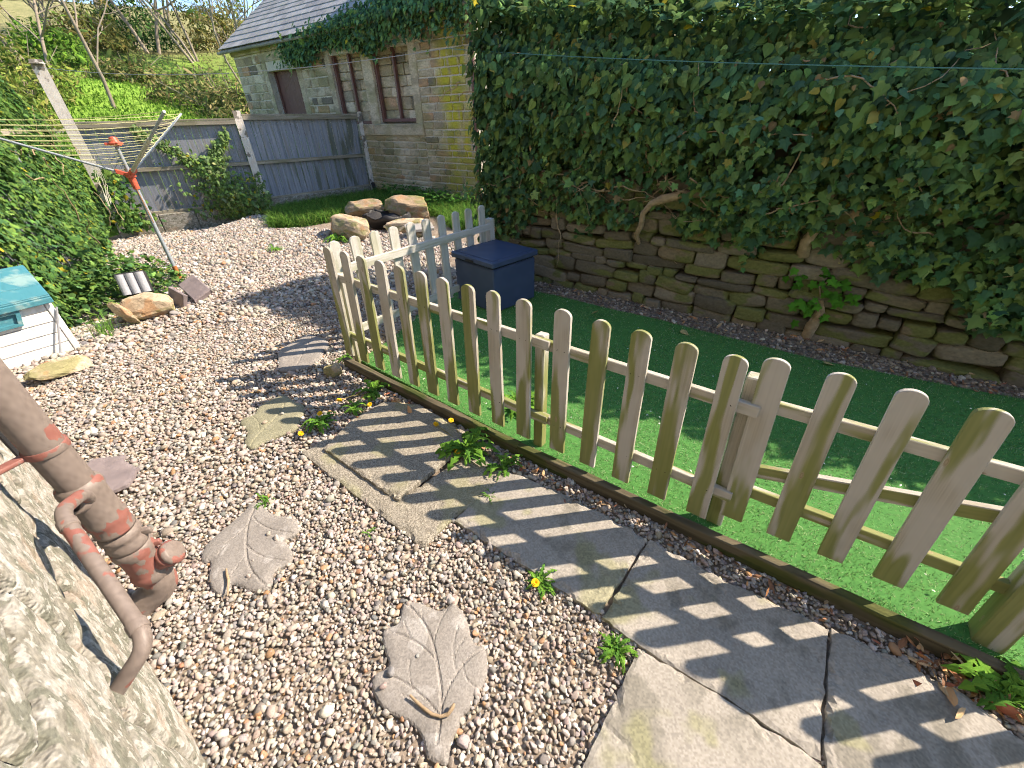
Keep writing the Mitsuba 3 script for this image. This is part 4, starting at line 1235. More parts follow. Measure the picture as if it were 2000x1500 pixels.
# the left end of the wall is covered round its corner
endm = u < -1.85
pos = wall_pt(u, z, d)
nrm = np.tile(-N1 * 1.0 + UP * 0.55, (n, 1)) + r.normal(0, 0.42, (n, 3))
nrm[u < -1.45] -= E1 * 0.8
tip = np.tile(-UP * 1.0 - N1 * 0.35, (n, 1)) + r.normal(0, 0.45, (n, 3))
size = np.exp(r.normal(0, 0.36, n)) * np.where(z > 1.7, 0.065, 0.058)
size = np.minimum(size, 0.105)
IVYC = [(0.085, 0.165, 0.066), (0.112, 0.198, 0.070), (0.064, 0.138, 0.070), (0.160, 0.240, 0.080), (0.072, 0.152, 0.086)]
col = leaf_colours(n, r, IVYC, 0.30, 0.009, ycol=(0.36, 0.32, 0.08), pale=0.07)
dead = r.random(n) < 0.02
col[dead] = np.array([0.26, 0.19, 0.10]) * r.uniform(0.7, 1.3, (dead.sum(), 1))
warm = np.clip((0.2 - u) / 2.0, 0, 1)[:, None]
kind = np.where(r.random(n) < np.clip(0.12 + 0.75 * (z - 1.15), 0.1, 0.9), 1, 0)
ni = 6500                                                                     # older leaves inside the curtain
ui, zi = r.uniform(-1.5, 5.6, ni), r.random(ni)
zi = np.interp(ui, BOT[:, 0], BOT[:, 1]) + 0.12 + (np.interp(ui, TOP[:, 0], TOP[:, 1]) + 0.02 - np.interp(ui, BOT[:, 0], BOT[:, 1]) - 0.12) * zi
posi = wall_pt(ui, zi, np.minimum(ivy_depth(ui, zi) - 0.16, 0.06) - 0.05 * r.random(ni))
ki = ((ui - 0.35) / 0.45) ** 2 + ((zi - 1.22) / 0.2) ** 2 > 1
ui, zi, posi = ui[ki], zi[ki], posi[ki]
ni = len(ui)
nj = 3600                                                                     # the crown's inside and the corner at its left end
uj, wj = r.uniform(-1.55, 3.6, nj), r.uniform(-0.02, 0.5, nj)
zj = np.interp(uj, TOP[:, 0], TOP[:, 1]) + 0.10 - (0.62 + 0 * uj) * r.random(nj)
cj = np.arange(nj) < 1000
uj[cj], wj[cj], zj[cj] = r.uniform(-1.68, -1.40, 1000), r.uniform(-0.22, 0.25, 1000), r.uniform(0.55, 2.9, 1000)
posi = np.vstack([posi, WALL0 + uj[:, None] * E1 + wj[:, None] * N1 + zj[:, None] * UP])
ni = len(posi)
# leaves on top of the wall, in the sun
nt = 5200
ut, wt = r.uniform(-1.65, 5.6, nt), r.uniform(-0.18, 0.85, nt)
ztop = np.interp(ut, TOP[:, 0], TOP[:, 1]) + 0.12 * (meshkit.fbm(np.stack([ut * 4, wt * 4, 0 * ut], -1), 2, 3) - 0.5) + 0.15 * np.sin(np.pi * np.clip((wt + 0.1) / 0.9, 0, 1)) + r.normal(0, 0.035, nt)
post = WALL0 + ut[:, None] * E1 + wt[:, None] * N1 + ztop[:, None] * UP
# and round the end of the wall
ne = 2400
we, ze = r.uniform(-0.25, 0.9, ne), r.uniform(0.15, 2.95, ne)
ue = -1.53 - 0.15 * meshkit.fbm(np.stack([we * 4, ze * 3, 0 * we], -1), 2, 6) - 0.06 * r.random(ne) - 0.25 * np.clip(1 - ze / 0.9, 0, 1)
kk = (ze > 0.9) | (r.random(ne) < 0.22)
we, ze, ue = we[kk], ze[kk], ue[kk]
pose = WALL0 + ue[:, None] * E1 + we[:, None] * N1 + ze[:, None] * UP
P_ = np.vstack([pos, post, pose, posi])
N_ = np.vstack([nrm, np.tile(UP + 0.0 * N1, (nt, 1)) + r.normal(0, 0.5, (nt, 3)), np.tile(-E1 + 0.5 * UP, (len(ue), 1)) + r.normal(0, 0.4, (len(ue), 3)), np.tile(-N1 + 0.5 * UP, (ni, 1)) + r.normal(0, 0.5, (ni, 3))])
T_ = np.vstack([tip, r.normal(0, 1, (nt, 3)), np.tile(-UP, (len(ue), 1)) + r.normal(0, 0.45, (len(ue), 3)), np.tile(-UP, (ni, 1)) + r.normal(0, 0.5, (ni, 3))])
S_ = np.r_[size, np.exp(r.normal(0, 0.25, nt)) * 0.07, np.exp(r.normal(0, 0.25, len(ue))) * 0.062, np.exp(r.normal(0, 0.25, ni)) * 0.066]
C_ = np.vstack([col, leaf_colours(nt, r, IVYC, 0.25, 0.02, pale=0.12), leaf_colours(len(ue), r, IVYC, 0.25, 0.02, pale=0.12), leaf_colours(ni, r, IVYC, 0.25, 0.015, pale=0.03)])
K_ = np.r_[kind, (r.random(nt) < 0.7).astype(int), (r.random(len(ue)) < 0.5).astype(int), (r.random(ni) < 0.5).astype(int)]
# the 300 leaves that show largest are parts of their own
show = S_ / np.linalg.norm(P_ - EYE, axis=1) * np.r_[np.where(layer < 0.45, 1, 0.3), np.full(nt, 0.2), np.full(len(ue), 0.3), np.full(ni, 0.05)] * ((P_ - EYE) @ _f > 0.5) * (np.abs(np.arctan2(P_[:, 0], P_[:, 1])) < 0.99)
big = np.argsort(-show)[:300]
proto = {}
LEAFCOL = [leaf_colours(1, rng(900 + k), IVYC, 0.25, 0.0, pale=0.15)[0] for k in range(6)] + [np.array([0.36, 0.32, 0.09])]
for i_ in big:
    kd = 'heart' if K_[i_] else 'lobed'
    ci = 6 if C_[i_, 0] > 0.25 else int(i_) % 6
    if (kd, ci) not in proto:
        v, f = SHAPES_[kd]
        proto[kd, ci] = mikit.ply((v, f), 'm_leaf', color=np.tile(LEAFCOL[ci], (len(v), 1)))
    M = np.eye(4)
    M[:3, :3] = frames(N_[i_:i_ + 1], T_[i_:i_ + 1])[0] * S_[i_]
    M[:3, 3] = P_[i_]
    scene[numbered(f'{ivy}__leaf')] = {**proto[kd, ci], 'to_world': T(M.tolist())}
rest_ = np.ones(len(P_), bool)
rest_[big] = False
parts_ = [leaves(kd, P_[s], N_[s], T_[s], S_[s], C_[s]) for kd, s in (('heart', rest_ & (K_ == 1)), ('lobed', rest_ & (K_ == 0)))]
obj('foliage', join(*[m for m, _ in parts_]), 'm_leaf', ivy, color=np.vstack([c for _, c in parts_]), kind='stuff')


def wander(p0, direction, length, n, r, wob=0.06, pull=None):
    p = [np.asarray(p0, float)]
    d_ = np.asarray(direction, float)
    for _ in range(n):
        d_ = d_ + r.normal(0, wob * 6, 3)
        d_ -= N1 * (d_ @ N1) * 0.5
        d_ /= np.linalg.norm(d_)
        p.append(p[-1] + d_ * length / n)
    return np.array(p)


def wp(u, z, d):
    return WALL0 + E1 * u + UP * z - N1 * d


obj('stem', tube([wp(0.33, 0.70, 0.02), wp(0.31, 0.80, 0.08), wp(0.36, 0.90, 0.12), wp(0.37, 1.02, 0.14), wp(0.44, 1.12, 0.15), wp(0.55, 1.17, 0.16), wp(0.72, 1.22, 0.14), wp(0.95, 1.23, 0.10)], [0.020, 0.026, 0.027, 0.027, 0.03, 0.042, 0.034, 0.022], 10), 'm_stem', ivy, smooth=True)
obj('stem', tube([wp(1.78, 0.80, 0.0), wp(1.77, 0.92, 0.05), wp(1.80, 1.02, 0.06), wp(1.78, 1.16, 0.08), wp(1.84, 1.35, 0.08)], [0.05, 0.045, 0.04, 0.035, 0.03], 10), 'm_stem', ivy, smooth=True)
obj('stem', tube([wp(2.03, 0.05, -0.01), wp(2.04, 0.2, 0.02), wp(2.06, 0.34, 0.04), wp(2.03, 0.46, 0.05)], [0.04, 0.05, 0.04, 0.02], 10), 'm_stem', ivy, smooth=True)
r = rng(83)
for k in range(80):
    if k < 26:
        u0, z0 = r.normal(0.25, 0.5), r.normal(1.25, 0.16)
    else:
        u0, z0 = r.uniform(-1.9, 3.6), r.uniform(0.7, 2.4)
    L = r.uniform(0.25, 0.7)
    p = wander([0, 0, 0], E1 * r.choice([-1, 1]) + UP * r.normal(0.1, 0.5), L, 9, r)
    p = p + wp(u0, z0, 0)
    uu, zz_ = (p - WALL0) @ E1, p[:, 2]
    dep = ivy_depth(uu, zz_) - r.uniform(-0.01, 0.09)
    p = WALL0 + uu[:, None] * E1 + zz_[:, None] * UP - dep[:, None] * N1
    obj('stem', tube(p, np.linspace(r.uniform(0.004, 0.009), 0.0025, len(p)), 5), 'm_stem', ivy, smooth=True)
# bright young ivy growing out of the wall low down
yi = thing('young_ivy', 'small bright green ivy shoot growing out of the dry stone wall', 'ivy')
r = rng(84)
n = 46
pu, pz_ = 2.02 + r.normal(0, 0.13, n), 0.52 + r.normal(0, 0.13, n)
for k in range(n):
    P0 = wp(pu[k], pz_[k], 0.05 + 0.10 * r.random())
    m, c = leaves('lobed', P0[None], (-N1 + UP * 0.8 + r.normal(0, 0.35, 3))[None], (-UP * 0.5 + r.normal(0, 0.6, 3))[None], np.array([r.uniform(0.05, 0.085)]), np.array([[0.075, 0.21, 0.025]]) * r.uniform(0.7, 1.4))
    obj('leaf', m, 'm_leaf', yi, color=c)
obj('stem', tube([wp(2.05, 0.40, 0.0), wp(2.02, 0.48, 0.06), wp(1.98, 0.58, 0.08), wp(2.05, 0.66, 0.09)], 0.006, 6), 'm_stem', yi, smooth=True)

# ------------------------------------------------------------------ ivy on the left boundary, the fence and the outbuilding
il = thing('ivy', 'sunlit ivy mass smothering the left boundary fence behind the white storage bin', 'ivy')
LTOP = np.array([[-0.6, 0.5], [-0.2, 1.3], [0.3, 1.75], [0.9, 2.0], [1.6, 2.25], [1.9, 2.5], [3.0, 2.55], [7.0, 2.5]])


def cloud(parent, n, fpos, fnrm, sizes, base, seed, kinds=('lobed', 'heart'), yellow=0.02, pale=0.12, pcol=(0.17, 0.27, 0.06), tipdown=1.0, var=0.28, name='foliage'):
    r = rng(seed)
    pos = fpos(n, r)
    n = len(pos)
    nrm = fnrm(pos, n, r)
    tip = np.tile(-UP * tipdown, (n, 1)) + r.normal(0, 0.5, (n, 3))
    sz = np.exp(r.normal(0, 0.25, n)) * sizes
    col = leaf_colours(n, r, base, var, yellow, pale=pale, pcol=pcol)
    kd = r.integers(0, len(kinds), n)
    ms = [leaves(kinds[k], pos[kd == k], nrm[kd == k], tip[kd == k], sz[kd == k], col[kd == k]) for k in range(len(kinds))]
    return obj(name, join(*[m for m, _ in ms]), 'm_leaf', parent, color=np.vstack([c for _, c in ms]), kind='stuff')


def lpos(n, r):
    u = r.uniform(-0.5, 6.2, n)
    zt = np.interp(u, LTOP[:, 0], LTOP[:, 1])
    z = zt * r.random(n) ** 0.9 + r.normal(0, 0.03, n)
    b = meshkit.fbm(np.stack([u * 1.2, z * 1.5, 0 * u + 5], -1), 3, 21)
    d = 0.10 + 0.10 * np.clip(u / 4, 0, 1) + 0.36 * np.clip(1 - z / 1.2, 0, 1) * np.clip(u / 4.5, 0.1, 1) + 0.42 * (b - 0.5) * np.clip(u / 2, 0.3, 1) - 0.10 * r.random(n) ** 1.5
    keep = (meshkit.fbm(np.stack([u * 2, z * 2, 0 * u + 9], -1), 2, 33) > 0.18)
    p = A5 + u[:, None] * L3 + np.maximum(z, 0.02)[:, None] * UP + d[:, None] * n3
    return p[keep]


IVYS = [(0.075, 0.150, 0.042), (0.095, 0.185, 0.045), (0.055, 0.118, 0.038), (0.135, 0.235, 0.06), (0.065, 0.14, 0.055)]
cloud(il, 21000, lpos, lambda p, n, r: np.tile(n3 + 0.55 * UP, (n, 1)) + r.normal(0, 0.45, (n, 3)), 0.056, IVYS, 90, yellow=0.015)
r = rng(91)
for k in range(14):
    u0, z0 = r.uniform(0.3, 5.5), r.uniform(0.3, 1.9)
    p = wander([0, 0, 0], L3 * r.choice([-1, 1]) + UP * r.normal(0, 0.6), r.uniform(0.4, 0.9), 8, r) + A5 + L3 * u0 + UP * z0 + n3 * (0.20 + 0.45 * max(0, 1 - z0 / 1.9))
    obj('stem', tube(p, np.linspace(0.009, 0.004, 9), 5), 'm_stem', il, smooth=True)
for k in range(5):
    p = [A5 + L3 * 0.75 + n3 * 0.42 + UP * 0.55 + L3 * r.normal(0, 0.15)]
    for q_ in range(8):
        p.append(p[-1] + UP * 0.10 + n3 * r.normal(0.01, 0.02) + L3 * r.normal(-0.03, 0.04))
    obj('dry_stem', tube(p, np.linspace(0.007, 0.003, 9), 5), 'm_palewood', il, smooth=True)
ip = thing('ivy', 'ivy creeping up the foot of the tall pale post', 'ivy')
cloud(ip, 420, lambda n, r: np.c_[-7.80 + r.normal(0.0, 0.16, n), 9.10 + r.normal(0.0, 0.16, n), 1.1 * r.random(n) ** 1.5 + 0.02], lambda p, n, r: np.tile(n1 + 0.4 * UP, (n, 1)) + r.normal(0, 0.5, (n, 3)), 0.075, IVYS, 92)

ib = thing('ivy', 'bushy ivy climbing over the middle post of the blue grey fence', 'ivy')


def bpos(n, r):
    u, z = r.normal(2.25, 0.38, n), np.abs(r.normal(0.42, 0.42, n))
    u = np.where(z > 0.9, 2.0 + 0.6 * (u - 2.25), u + 0.25 * (0.9 - np.minimum(z, 0.9)))
    d = 0.10 + 0.42 * np.exp(-((u - 2.35) / 0.45) ** 2 - ((z - 0.55) / 0.5) ** 2) * r.random(n) ** 0.5 + 0.05 * r.random(n)
    k = (z < 1.25) & (u < 3.0)
    p = A3 + u[:, None] * d1 + z[:, None] * UP + d[:, None] * n1
    s = r.random(900)
    br = r.random(900) < 0.5
    u2 = np.where(br, 1.95 - 0.95 * s, 2.0 + 0.55 * s) + r.normal(0, 0.09 * (1.2 - s), 900)
    z2 = np.where(br, 1.0 + 0.75 * s, 1.0 + 0.65 * s) + r.normal(0, 0.06, 900)
    p2 = A3 + u2[:, None] * d1 + z2[:, None] * UP + (0.05 + 0.07 * r.random(900))[:, None] * n1
    return np.vstack([p[k], p2])


cloud(ib, 1700, bpos, lambda p, n, r: np.tile(n1 + 0.5 * UP, (n, 1)) + r.normal(0, 0.5, (n, 3)), 0.060, [(0.12, 0.20, 0.07), (0.16, 0.25, 0.08), (0.20, 0.27, 0.12)], 93, yellow=0.02)
for s_ in (-0.85, 0.55):
    obj('stem', tube([A3 + d1 * 2.2 + n1 * 0.06 + UP * 0.1, A3 + d1 * 2.1 + n1 * 0.07 + UP * 0.9, A3 + d1 * (2.0 + s_) + n1 * 0.06 + UP * 1.7], 0.008, 5), 'm_stem', ib)
ish = thing('ivy', 'dark ivy trailing along the eaves of the stone outbuilding above its windows', 'ivy')


def spos(n, r):
    a = [(-1.95, 3.34, 0.55, 0.19, 0.22, 0.14), (-0.2, 3.52, 0.75, 0.17, 0.25, 0.22), (1.2, 3.62, 0.8, 0.24, 0.28, 0.26), (2.6, 3.70, 0.8, 0.30, 0.30, 0.26), (3.75, 3.75, 0.3, 0.34, 0.32, 0.12), (1.0, 3.25, 0.28, 0.16, 0.12, 0.04)]
    out = []
    for u, z, su, sz_, dd, wt in a:
        m = int(n * wt)
        uu, zz_ = r.normal(u, su * 0.8, m), r.normal(z, sz_ * 0.75, m)
        de = 0.06 + dd * r.random(m) ** 0.6 + np.where(zz_ > 3.6, 0.12 - 0.75 * (zz_ - 3.6), 0)
        out.append(SHED0 + uu[:, None] * E1 + zz_[:, None] * UP + de[:, None] * SN)
    return np.vstack(out)


cloud(ish, 5200, spos, lambda p, n, r: np.tile(SN + 0.6 * UP, (n, 1)) + r.normal(0, 0.45, (n, 3)), 0.085, IVYC, 94, yellow=0.004, pale=0.03)

ig = thing('ivy', 'low leafy ivy spreading over the ground round the fluted planter', 'ivy')


def gpos(n, r):
    a, q_ = r.uniform(0, 6.28, n), r.random(n) ** 0.6
    x, y = -4.98 + 0.62 * q_ * np.cos(a) - 0.25 * q_ * np.sin(a), 5.05 + 0.30 * q_ * np.cos(a) + 0.85 * q_ * np.sin(a)
    b = meshkit.fbm(np.stack([x * 3, y * 3, 0 * x], -1), 2, 41)
    return np.c_[x, y, (0.10 + 0.75 * b * (1 - q_ ** 2)) * r.random(n) ** 0.6]


cloud(ig, 1900, gpos, lambda p, n, r: np.tile(UP + 0.3 * n3, (n, 1)) + r.normal(0, 0.5, (n, 3)), 0.052, IVYS, 95)

# ------------------------------------------------------------------ rocks and the dark basin by the outbuilding
def stone_thing(name, label, cat, pos, half, az, seed, bsdf='m_rock', group=None, cuts=9, base=ICO3, square=0.45, tilt=0.0):
    key = thing(name, label, cat, group)
    v, f = rock(half, seed, cuts, 0.17, base, square)
    if tilt:
        v = np.c_[v[:, 0] * math.cos(tilt) - v[:, 2] * math.sin(tilt), v[:, 1], v[:, 0] * math.sin(tilt) + v[:, 2] * math.cos(tilt)]
    v = rotz(v, math.radians(az)) + np.asarray(pos)
    scene[key] = mikit.ply((v, f), bsdf, smooth=False, uv=const_uv(len(v), seed))
    return key


G_ = 'rocks round the dark basin'
stone_thing('rock', 'long brown rock at the front left of the dark basin', 'rock', (-2.93, 8.0, 0.15), (0.66, 0.30, 0.25), -42, 1, group=G_, base=ICO3)
stone_thing('rock', 'flat brown rock at the back left of the dark basin', 'rock', (-3.0, 9.45, 0.22), (0.52, 0.34, 0.20), -20, 2, group=G_)
stone_thing('rock', 'upright brown rock at the back right of the dark basin', 'rock', (-2.05, 9.25, 0.25), (0.58, 0.36, 0.27), -30, 3, group=G_)
stone_thing('rock', 'low grey topped rock at the front right of the dark basin', 'rock', (-1.98, 8.25, 0.09), (0.50, 0.22, 0.17), 8, 4, group=G_)
bas = thing('basin', 'crumpled black plastic basin lying between the brown rocks', 'basin')
v = np.array(ICO3.vertices)
v = v * (1 + 0.45 * (meshkit.fbm(v * 2.2 + 4, 3, 3)[:, None] - 0.5))
v[:, 2] = np.where(v[:, 2] > 0.1, 0.2 - 0.5 * v[:, 2] + 0.12 * np.sin(v[:, 0] * 7), v[:, 2])
scene[bas] = mikit.ply((v * [0.46, 0.42, 0.30] + [-2.42, 8.75, 0.22], ICO3.faces), 'm_dark', smooth=True)
pl_ = thing('paving_tile', 'pale grey tile lying on the gravel beside the basin', 'tile')
scene[pl_] = mikit.ply(box([-1.62, 7.85, 0.16], 0.5, 0.34, 0.045, (math.cos(0.3), math.sin(0.3), 0), (-math.sin(0.3), math.cos(0.3), 0.1)), 'm_slate', uv=np.full((24, 2), 0.9))
stone_thing('rock', 'small brown rock under the pale grey tile', 'rock', (-1.62, 7.9, 0.05), (0.2, 0.18, 0.10), 30, 6)

# ------------------------------------------------------------------ things by the left ivy
stone_thing('rock', 'mossy block under the fluted grey planter by the ivy', 'rock', (-4.12, 4.42, 0.10), (0.25, 0.20, 0.16), 40, 7, square=0.4)
stone_thing('rock', 'pale upright stone slab leaning beside the fluted planter', 'rock', (-4.24, 4.24, 0.11), (0.05, 0.18, 0.16), 60, 8, square=0.4, tilt=0.3)
stone_thing('rock', 'flat orange brown stone in front of the white storage bin', 'rock', (-4.02, 3.17, 0.055), (0.22, 0.12, 0.085), 60, 9, square=0.4)
stone_thing('rock', 'little angular stone by the corner of the picket fence', 'rock', (-1.535, 3.02, 0.05), (0.075, 0.055, 0.075), 20, 10, square=0.35)
pt = thing('planter', 'small grey planter with three fluted ribs on the mossy block', 'planter')
po = np.array([-4.36, 4.66, 0.20])
pa, pu_ = np.array([0.83, 0.55, 0]), np.array([-0.20, 0.30, 0.93])
pu_ = pu_ / np.linalg.norm(pu_)
pn = np.cross(pa, pu_)
obj('box', box(po - pn * 0.075 + pu_ * 0.125, 0.28, 0.25, 0.14, pa, pu_, pn, b=0.01), 'm_dark', pt)
for k in range(3):
    a = np.linspace(0, math.pi, 10)
    ring = np.array([pa * (0.044 * math.cos(t)) + pn * (0.042 * math.sin(t)) for t in a])
    lo, hi = po + pa * (k - 1) * 0.09, po + pa * (k - 1) * 0.09 + pu_ * 0.23
    v = np.vstack([lo + ring, hi + ring])
    k10 = np.arange(9)
    f = np.vstack([np.c_[k10, k10 + 1, k10 + 10], np.c_[k10 + 1, k10 + 11, k10 + 10], np.c_[np.full(8, 10), k10[1:] + 10, k10[1:] + 11], np.c_[np.full(8, 0), k10[1:] + 1, k10[1:]]])
    obj('rib', (v, f), 'm_greyplastic', pt, smooth=40)
for k, (lab, o, az, tl, sz) in enumerate([('purple grey slate slab leaning at the foot of the rotary airer', (-3.92, 4.98, 0.13), -40, 0.42, (0.50, 0.22, 0.05)),
                                         ('dark slate piece standing on edge under the leaning slab', (-3.98, 4.72, 0.09), -30, 1.25, (0.30, 0.22, 0.045))]):
    key = thing('slate_slab', lab, 'slate')
    v = boxv(*sz, 0.008) * (1 + rng(k).normal(0, 0.03, (24, 3)))
    v = np.c_[v[:, 0], v[:, 1] * math.cos(tl) - v[:, 2] * math.sin(tl), v[:, 1] * math.sin(tl) + v[:, 2] * math.cos(tl)]
    v = np.c_[v[:, 0] * math.cos(0.2) - v[:, 2] * -math.sin(0.2), v[:, 1], -v[:, 0] * math.sin(0.2) + v[:, 2] * math.cos(0.2)]
    scene[key] = mikit.ply((rotz(v, math.radians(az)) + o, BOXF), 'm_purple')
for k, (lab, outl, tz) in enumerate([('purple slate fragment on the gravel beside the soil pipe', [(-2.78, 2.02), (-2.58, 2.05), (-2.50, 1.90), (-2.62, 1.78), (-2.76, 1.86)], 0.045),
                                    ('larger cracked purple slate fragment next to the soil pipe', [(-2.57, 2.00), (-2.37, 1.90), (-2.33, 1.76), (-2.44, 1.66), (-2.60, 1.74), (-2.64, 1.88)], 0.058)]):
    key = thing('slate_slab', lab, 'slate')
    m = plate(outl, tz, tz - 0.02, 0.02, lambda p, d: 0.25 * (p[:, 0] + 2.5) * 0.12 + 0.004 * (meshkit.noise(np.c_[p * 20, 0 * p[:, 0]]) - 0.5), edge=0.004, jitter=0.003, seed=k)
    scene[key] = mikit.ply(m, 'm_purple')

# white storage bin with a teal lid
bn = thing('storage_bin', 'white plank sided storage bin with a faded teal lid, half hidden behind the soil pipe', 'storage bin')
F0 = np.array([-4.31, 3.69, 0.0])                                            # front right foot; front faces +E1, width runs along -N1
BW, BD, BH = 1.0, 0.52, 0.525
BX, BY = -N1, -E1


def Bn(x, y, z):
    return F0 + BX * x + BY * y + UP * z


obj('body', box(Bn(BW / 2, BD / 2 + 0.01, BH / 2), BW - 0.02, BD - 0.02, BH, BX, BY, b=0.006), 'm_whitebox', bn)
for k in range(5):
    h = BH / 5
    obj('plank', box(Bn(BW / 2 + 0.02, 0.0, h * (k + 0.5)), BW - 0.06, 0.022, h - 0.007, BX, BY, b=0.004), 'm_whitebox', bn)
obj('corner_trim', box(Bn(0.022, 0.0, BH / 2), 0.044, 0.032, BH, BX, BY, b=0.005), 'm_whitebox', bn)
for k in range(5):
    h = BH / 5
    obj('side_plank', box(Bn(0.0, BD / 2, h * (k + 0.5)), 0.018, BD - 0.06, h - 0.007, BX, BY, b=0.004), 'm_whitebox', bn)
sl_ = np.array([0, 0, 1.0]) * math.sin(0.32) + BY * math.cos(0.32)
nl_ = np.cross(BX, sl_)
nl_ = nl_ if nl_[2] > 0 else -nl_
lid = obj('lid', box(Bn(BW / 2, -0.045, BH + 0.012) + sl_ * 0.29 + nl_ * 0.012, BW + 0.05, 0.58, 0.03, BX, sl_, nl_, b=0.008), 'm_teal', bn)
for k in range(3):
    obj('plank', box(Bn(BW / 2, -0.045, BH + 0.012) + sl_ * (0.10 + 0.193 * k) + nl_ * 0.029, BW + 0.045, 0.188, 0.012, BX, sl_, nl_, b=0.004), 'm_teal', lid)
obj('front_lip', box(Bn(BW / 2, -0.055, BH - 0.005), BW + 0.05, 0.022, 0.05, BX, BY, b=0.008), 'm_teal', lid)
tri_ = [Bn(BW - 0.01, 0.02, BH), Bn(BW - 0.01, BD, BH), Bn(BW - 0.01, BD, BH + 0.17), Bn(0.012, 0.02, BH), Bn(0.012, BD, BH), Bn(0.012, BD, BH + 0.17)]
obj('gable', (np.array(tri_), np.array([[0, 1, 2], [3, 5, 4], [0, 2, 5], [0, 5, 3], [1, 4, 5], [1, 5, 2]])), 'm_whitebox', bn)
hx, hz = 0.345, 0.425
ho = [(-0.135, 0.07), (0.135, 0.07), (0.10, -0.07), (-0.10, -0.07)]
hi_ = [(-0.10, 0.045), (0.10, 0.045), (0.075, -0.042), (-0.075, -0.042)]
v = np.array([Bn(hx + a, y, hz + b) for y in (-0.015, -0.045) for ring in (ho, hi_) for a, b in ring])
f = []
for k in range(4):
    k2 = (k + 1) % 4
    for a0, a1, b0, b1 in ((8 + k, 8 + k2, 12 + k, 12 + k2), (k, k2, 8 + k, 8 + k2), (12 + k, 12 + k2, 4 + k, 4 + k2)):
        f += [[a0, a1, b0], [a1, b1, b0]]
obj('handle', (v, np.array(f)), 'm_teal', bn)
obj('handle_recess', box(Bn(hx, -0.013, hz), 0.19, 0.006, 0.09, BX, BY, b=0.002), 'm_teal', bn)
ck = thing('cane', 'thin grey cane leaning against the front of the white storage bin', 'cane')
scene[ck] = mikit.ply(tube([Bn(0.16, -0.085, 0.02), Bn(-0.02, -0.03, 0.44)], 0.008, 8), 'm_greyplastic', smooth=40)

# ------------------------------------------------------------------ soil pipe and waste pipe on the house wall
sp = thing('soil_pipe', 'brown cast iron soil pipe with collars and flaking red paint on the house wall', 'soil pipe')
PX = np.array([-1.625, 1.09, 0.0])
uvp = lambda m, a: np.tile([a, 0.5], (len(m[0]), 1))


def pipe_part(name, m, flake, parent=None):
    return obj(name, m, 'm_pipe', parent or sp, smooth=True, uv=uvp(m, flake))


pipe_part('pipe', lathe_on([(0.42, 0.055), (2.9, 0.055)], PX, UP), -0.06)
pipe_part('collar', lathe_on([(0.505, 0.054), (0.505, 0.066), (0.515, 0.068), (0.53, 0.065), (0.555, 0.065), (0.565, 0.069), (0.585, 0.069), (0.60, 0.064), (0.72, 0.064), (0.735, 0.070), (0.75, 0.070), (0.765, 0.066), (0.775, 0.056)], PX, UP), 0.0)
pipe_part('collar', lathe_on([(0.40, 0.056), (0.40, 0.066), (0.412, 0.070), (0.43, 0.070), (0.442, 0.064), (0.455, 0.064), (0.467, 0.070), (0.482, 0.070), (0.495, 0.058)], PX, UP), -0.02)
pipe_part('junction', lathe_on([(0.19, 0.062), (0.20, 0.072), (0.22, 0.075), (0.235, 0.071), (0.245, 0.066), (0.345, 0.066), (0.352, 0.071), (0.375, 0.074), (0.395, 0.071), (0.40, 0.06)], PX, UP), 0.055)
bdir = np.array([0.80, 0.28, 0.42])
bdir /= np.linalg.norm(bdir)
br_ = pipe_part('branch', lathe_on([(0.0, 0.044), (0.105, 0.044), (0.105, 0.040)], PX + UP * 0.235, bdir), 0.10)
pipe_part('cap', lathe_on([(0.088, 0.046), (0.090, 0.054), (0.102, 0.054), (0.106, 0.049), (0.112, 0.049), (0.116, 0.056), (0.130, 0.056), (0.134, 0.046), (0.142, 0.044), (0.142, 0.0)], PX + UP * 0.235, bdir, 20), 0.12, br_)
for k, h in enumerate((0.44, 0.36)):
    pipe_part('clamp_lug', box(PX + np.array([0.068, 0.035, h]), 0.035, 0.022, 0.03, (0.9, 0.43, 0), (-0.43, 0.9, 0), b=0.006), 0.12)
el = bend([PX + UP * 0.23, PX + UP * 0.10, PX + UP * 0.045 - N1 * 0.09 - E1 * 0.04, PX - UP * 0.03 - N1 * 0.20 - E1 * 0.05], 0.09, 8)
pipe_part('bend', tube(el, 0.062, 24), 0.035)
pipe_part('band', lathe_on([(0.93, 0.054), (0.93, 0.061), (0.955, 0.061), (0.955, 0.054)], PX, UP), 0.10)
pipe_part('bracket', box(PX + UP * 0.942 - N1 * 0.105 + E1 * 0.02, 0.16, 0.035, 0.018, (-N1 * 0.93 + E1 * 0.25), None, b=0.004), 0.08)
wpn = thing('waste_pipe', 'thin brown waste pipe slanting from the soil pipe boss to the house wall', 'waste pipe')
wpts = bend([PX + UP * 0.69 + E1 * 0.03, (-1.545, 1.03, 0.775), (-1.455, 0.888, 0.845), (-1.036, 0.573, 0.663), (-1.13, 0.47, 0.55)], 0.055, 7)
m = tube(wpts, 0.0215, 16)
obj('pipe', m, 'm_pipe', wpn, smooth=True, uv=uvp(m, 0.02))
for a, b in (((-1.036, 0.573, 0.663), (-1.455, 0.888, 0.845)), ((-1.455, 0.888, 0.845), (-1.036, 0.573, 0.663))):
    a, b = np.array(a), np.array(b)
    dd = (b - a) / np.linalg.norm(b - a)
    m = lathe_on([(0.045, 0.021), (0.045, 0.0255), (0.075, 0.0255), (0.075, 0.021)], a, dd, 16)
    obj('socket', m, 'm_pipe', wpn, smooth=40 if False else True, uv=uvp(m, 0.0))
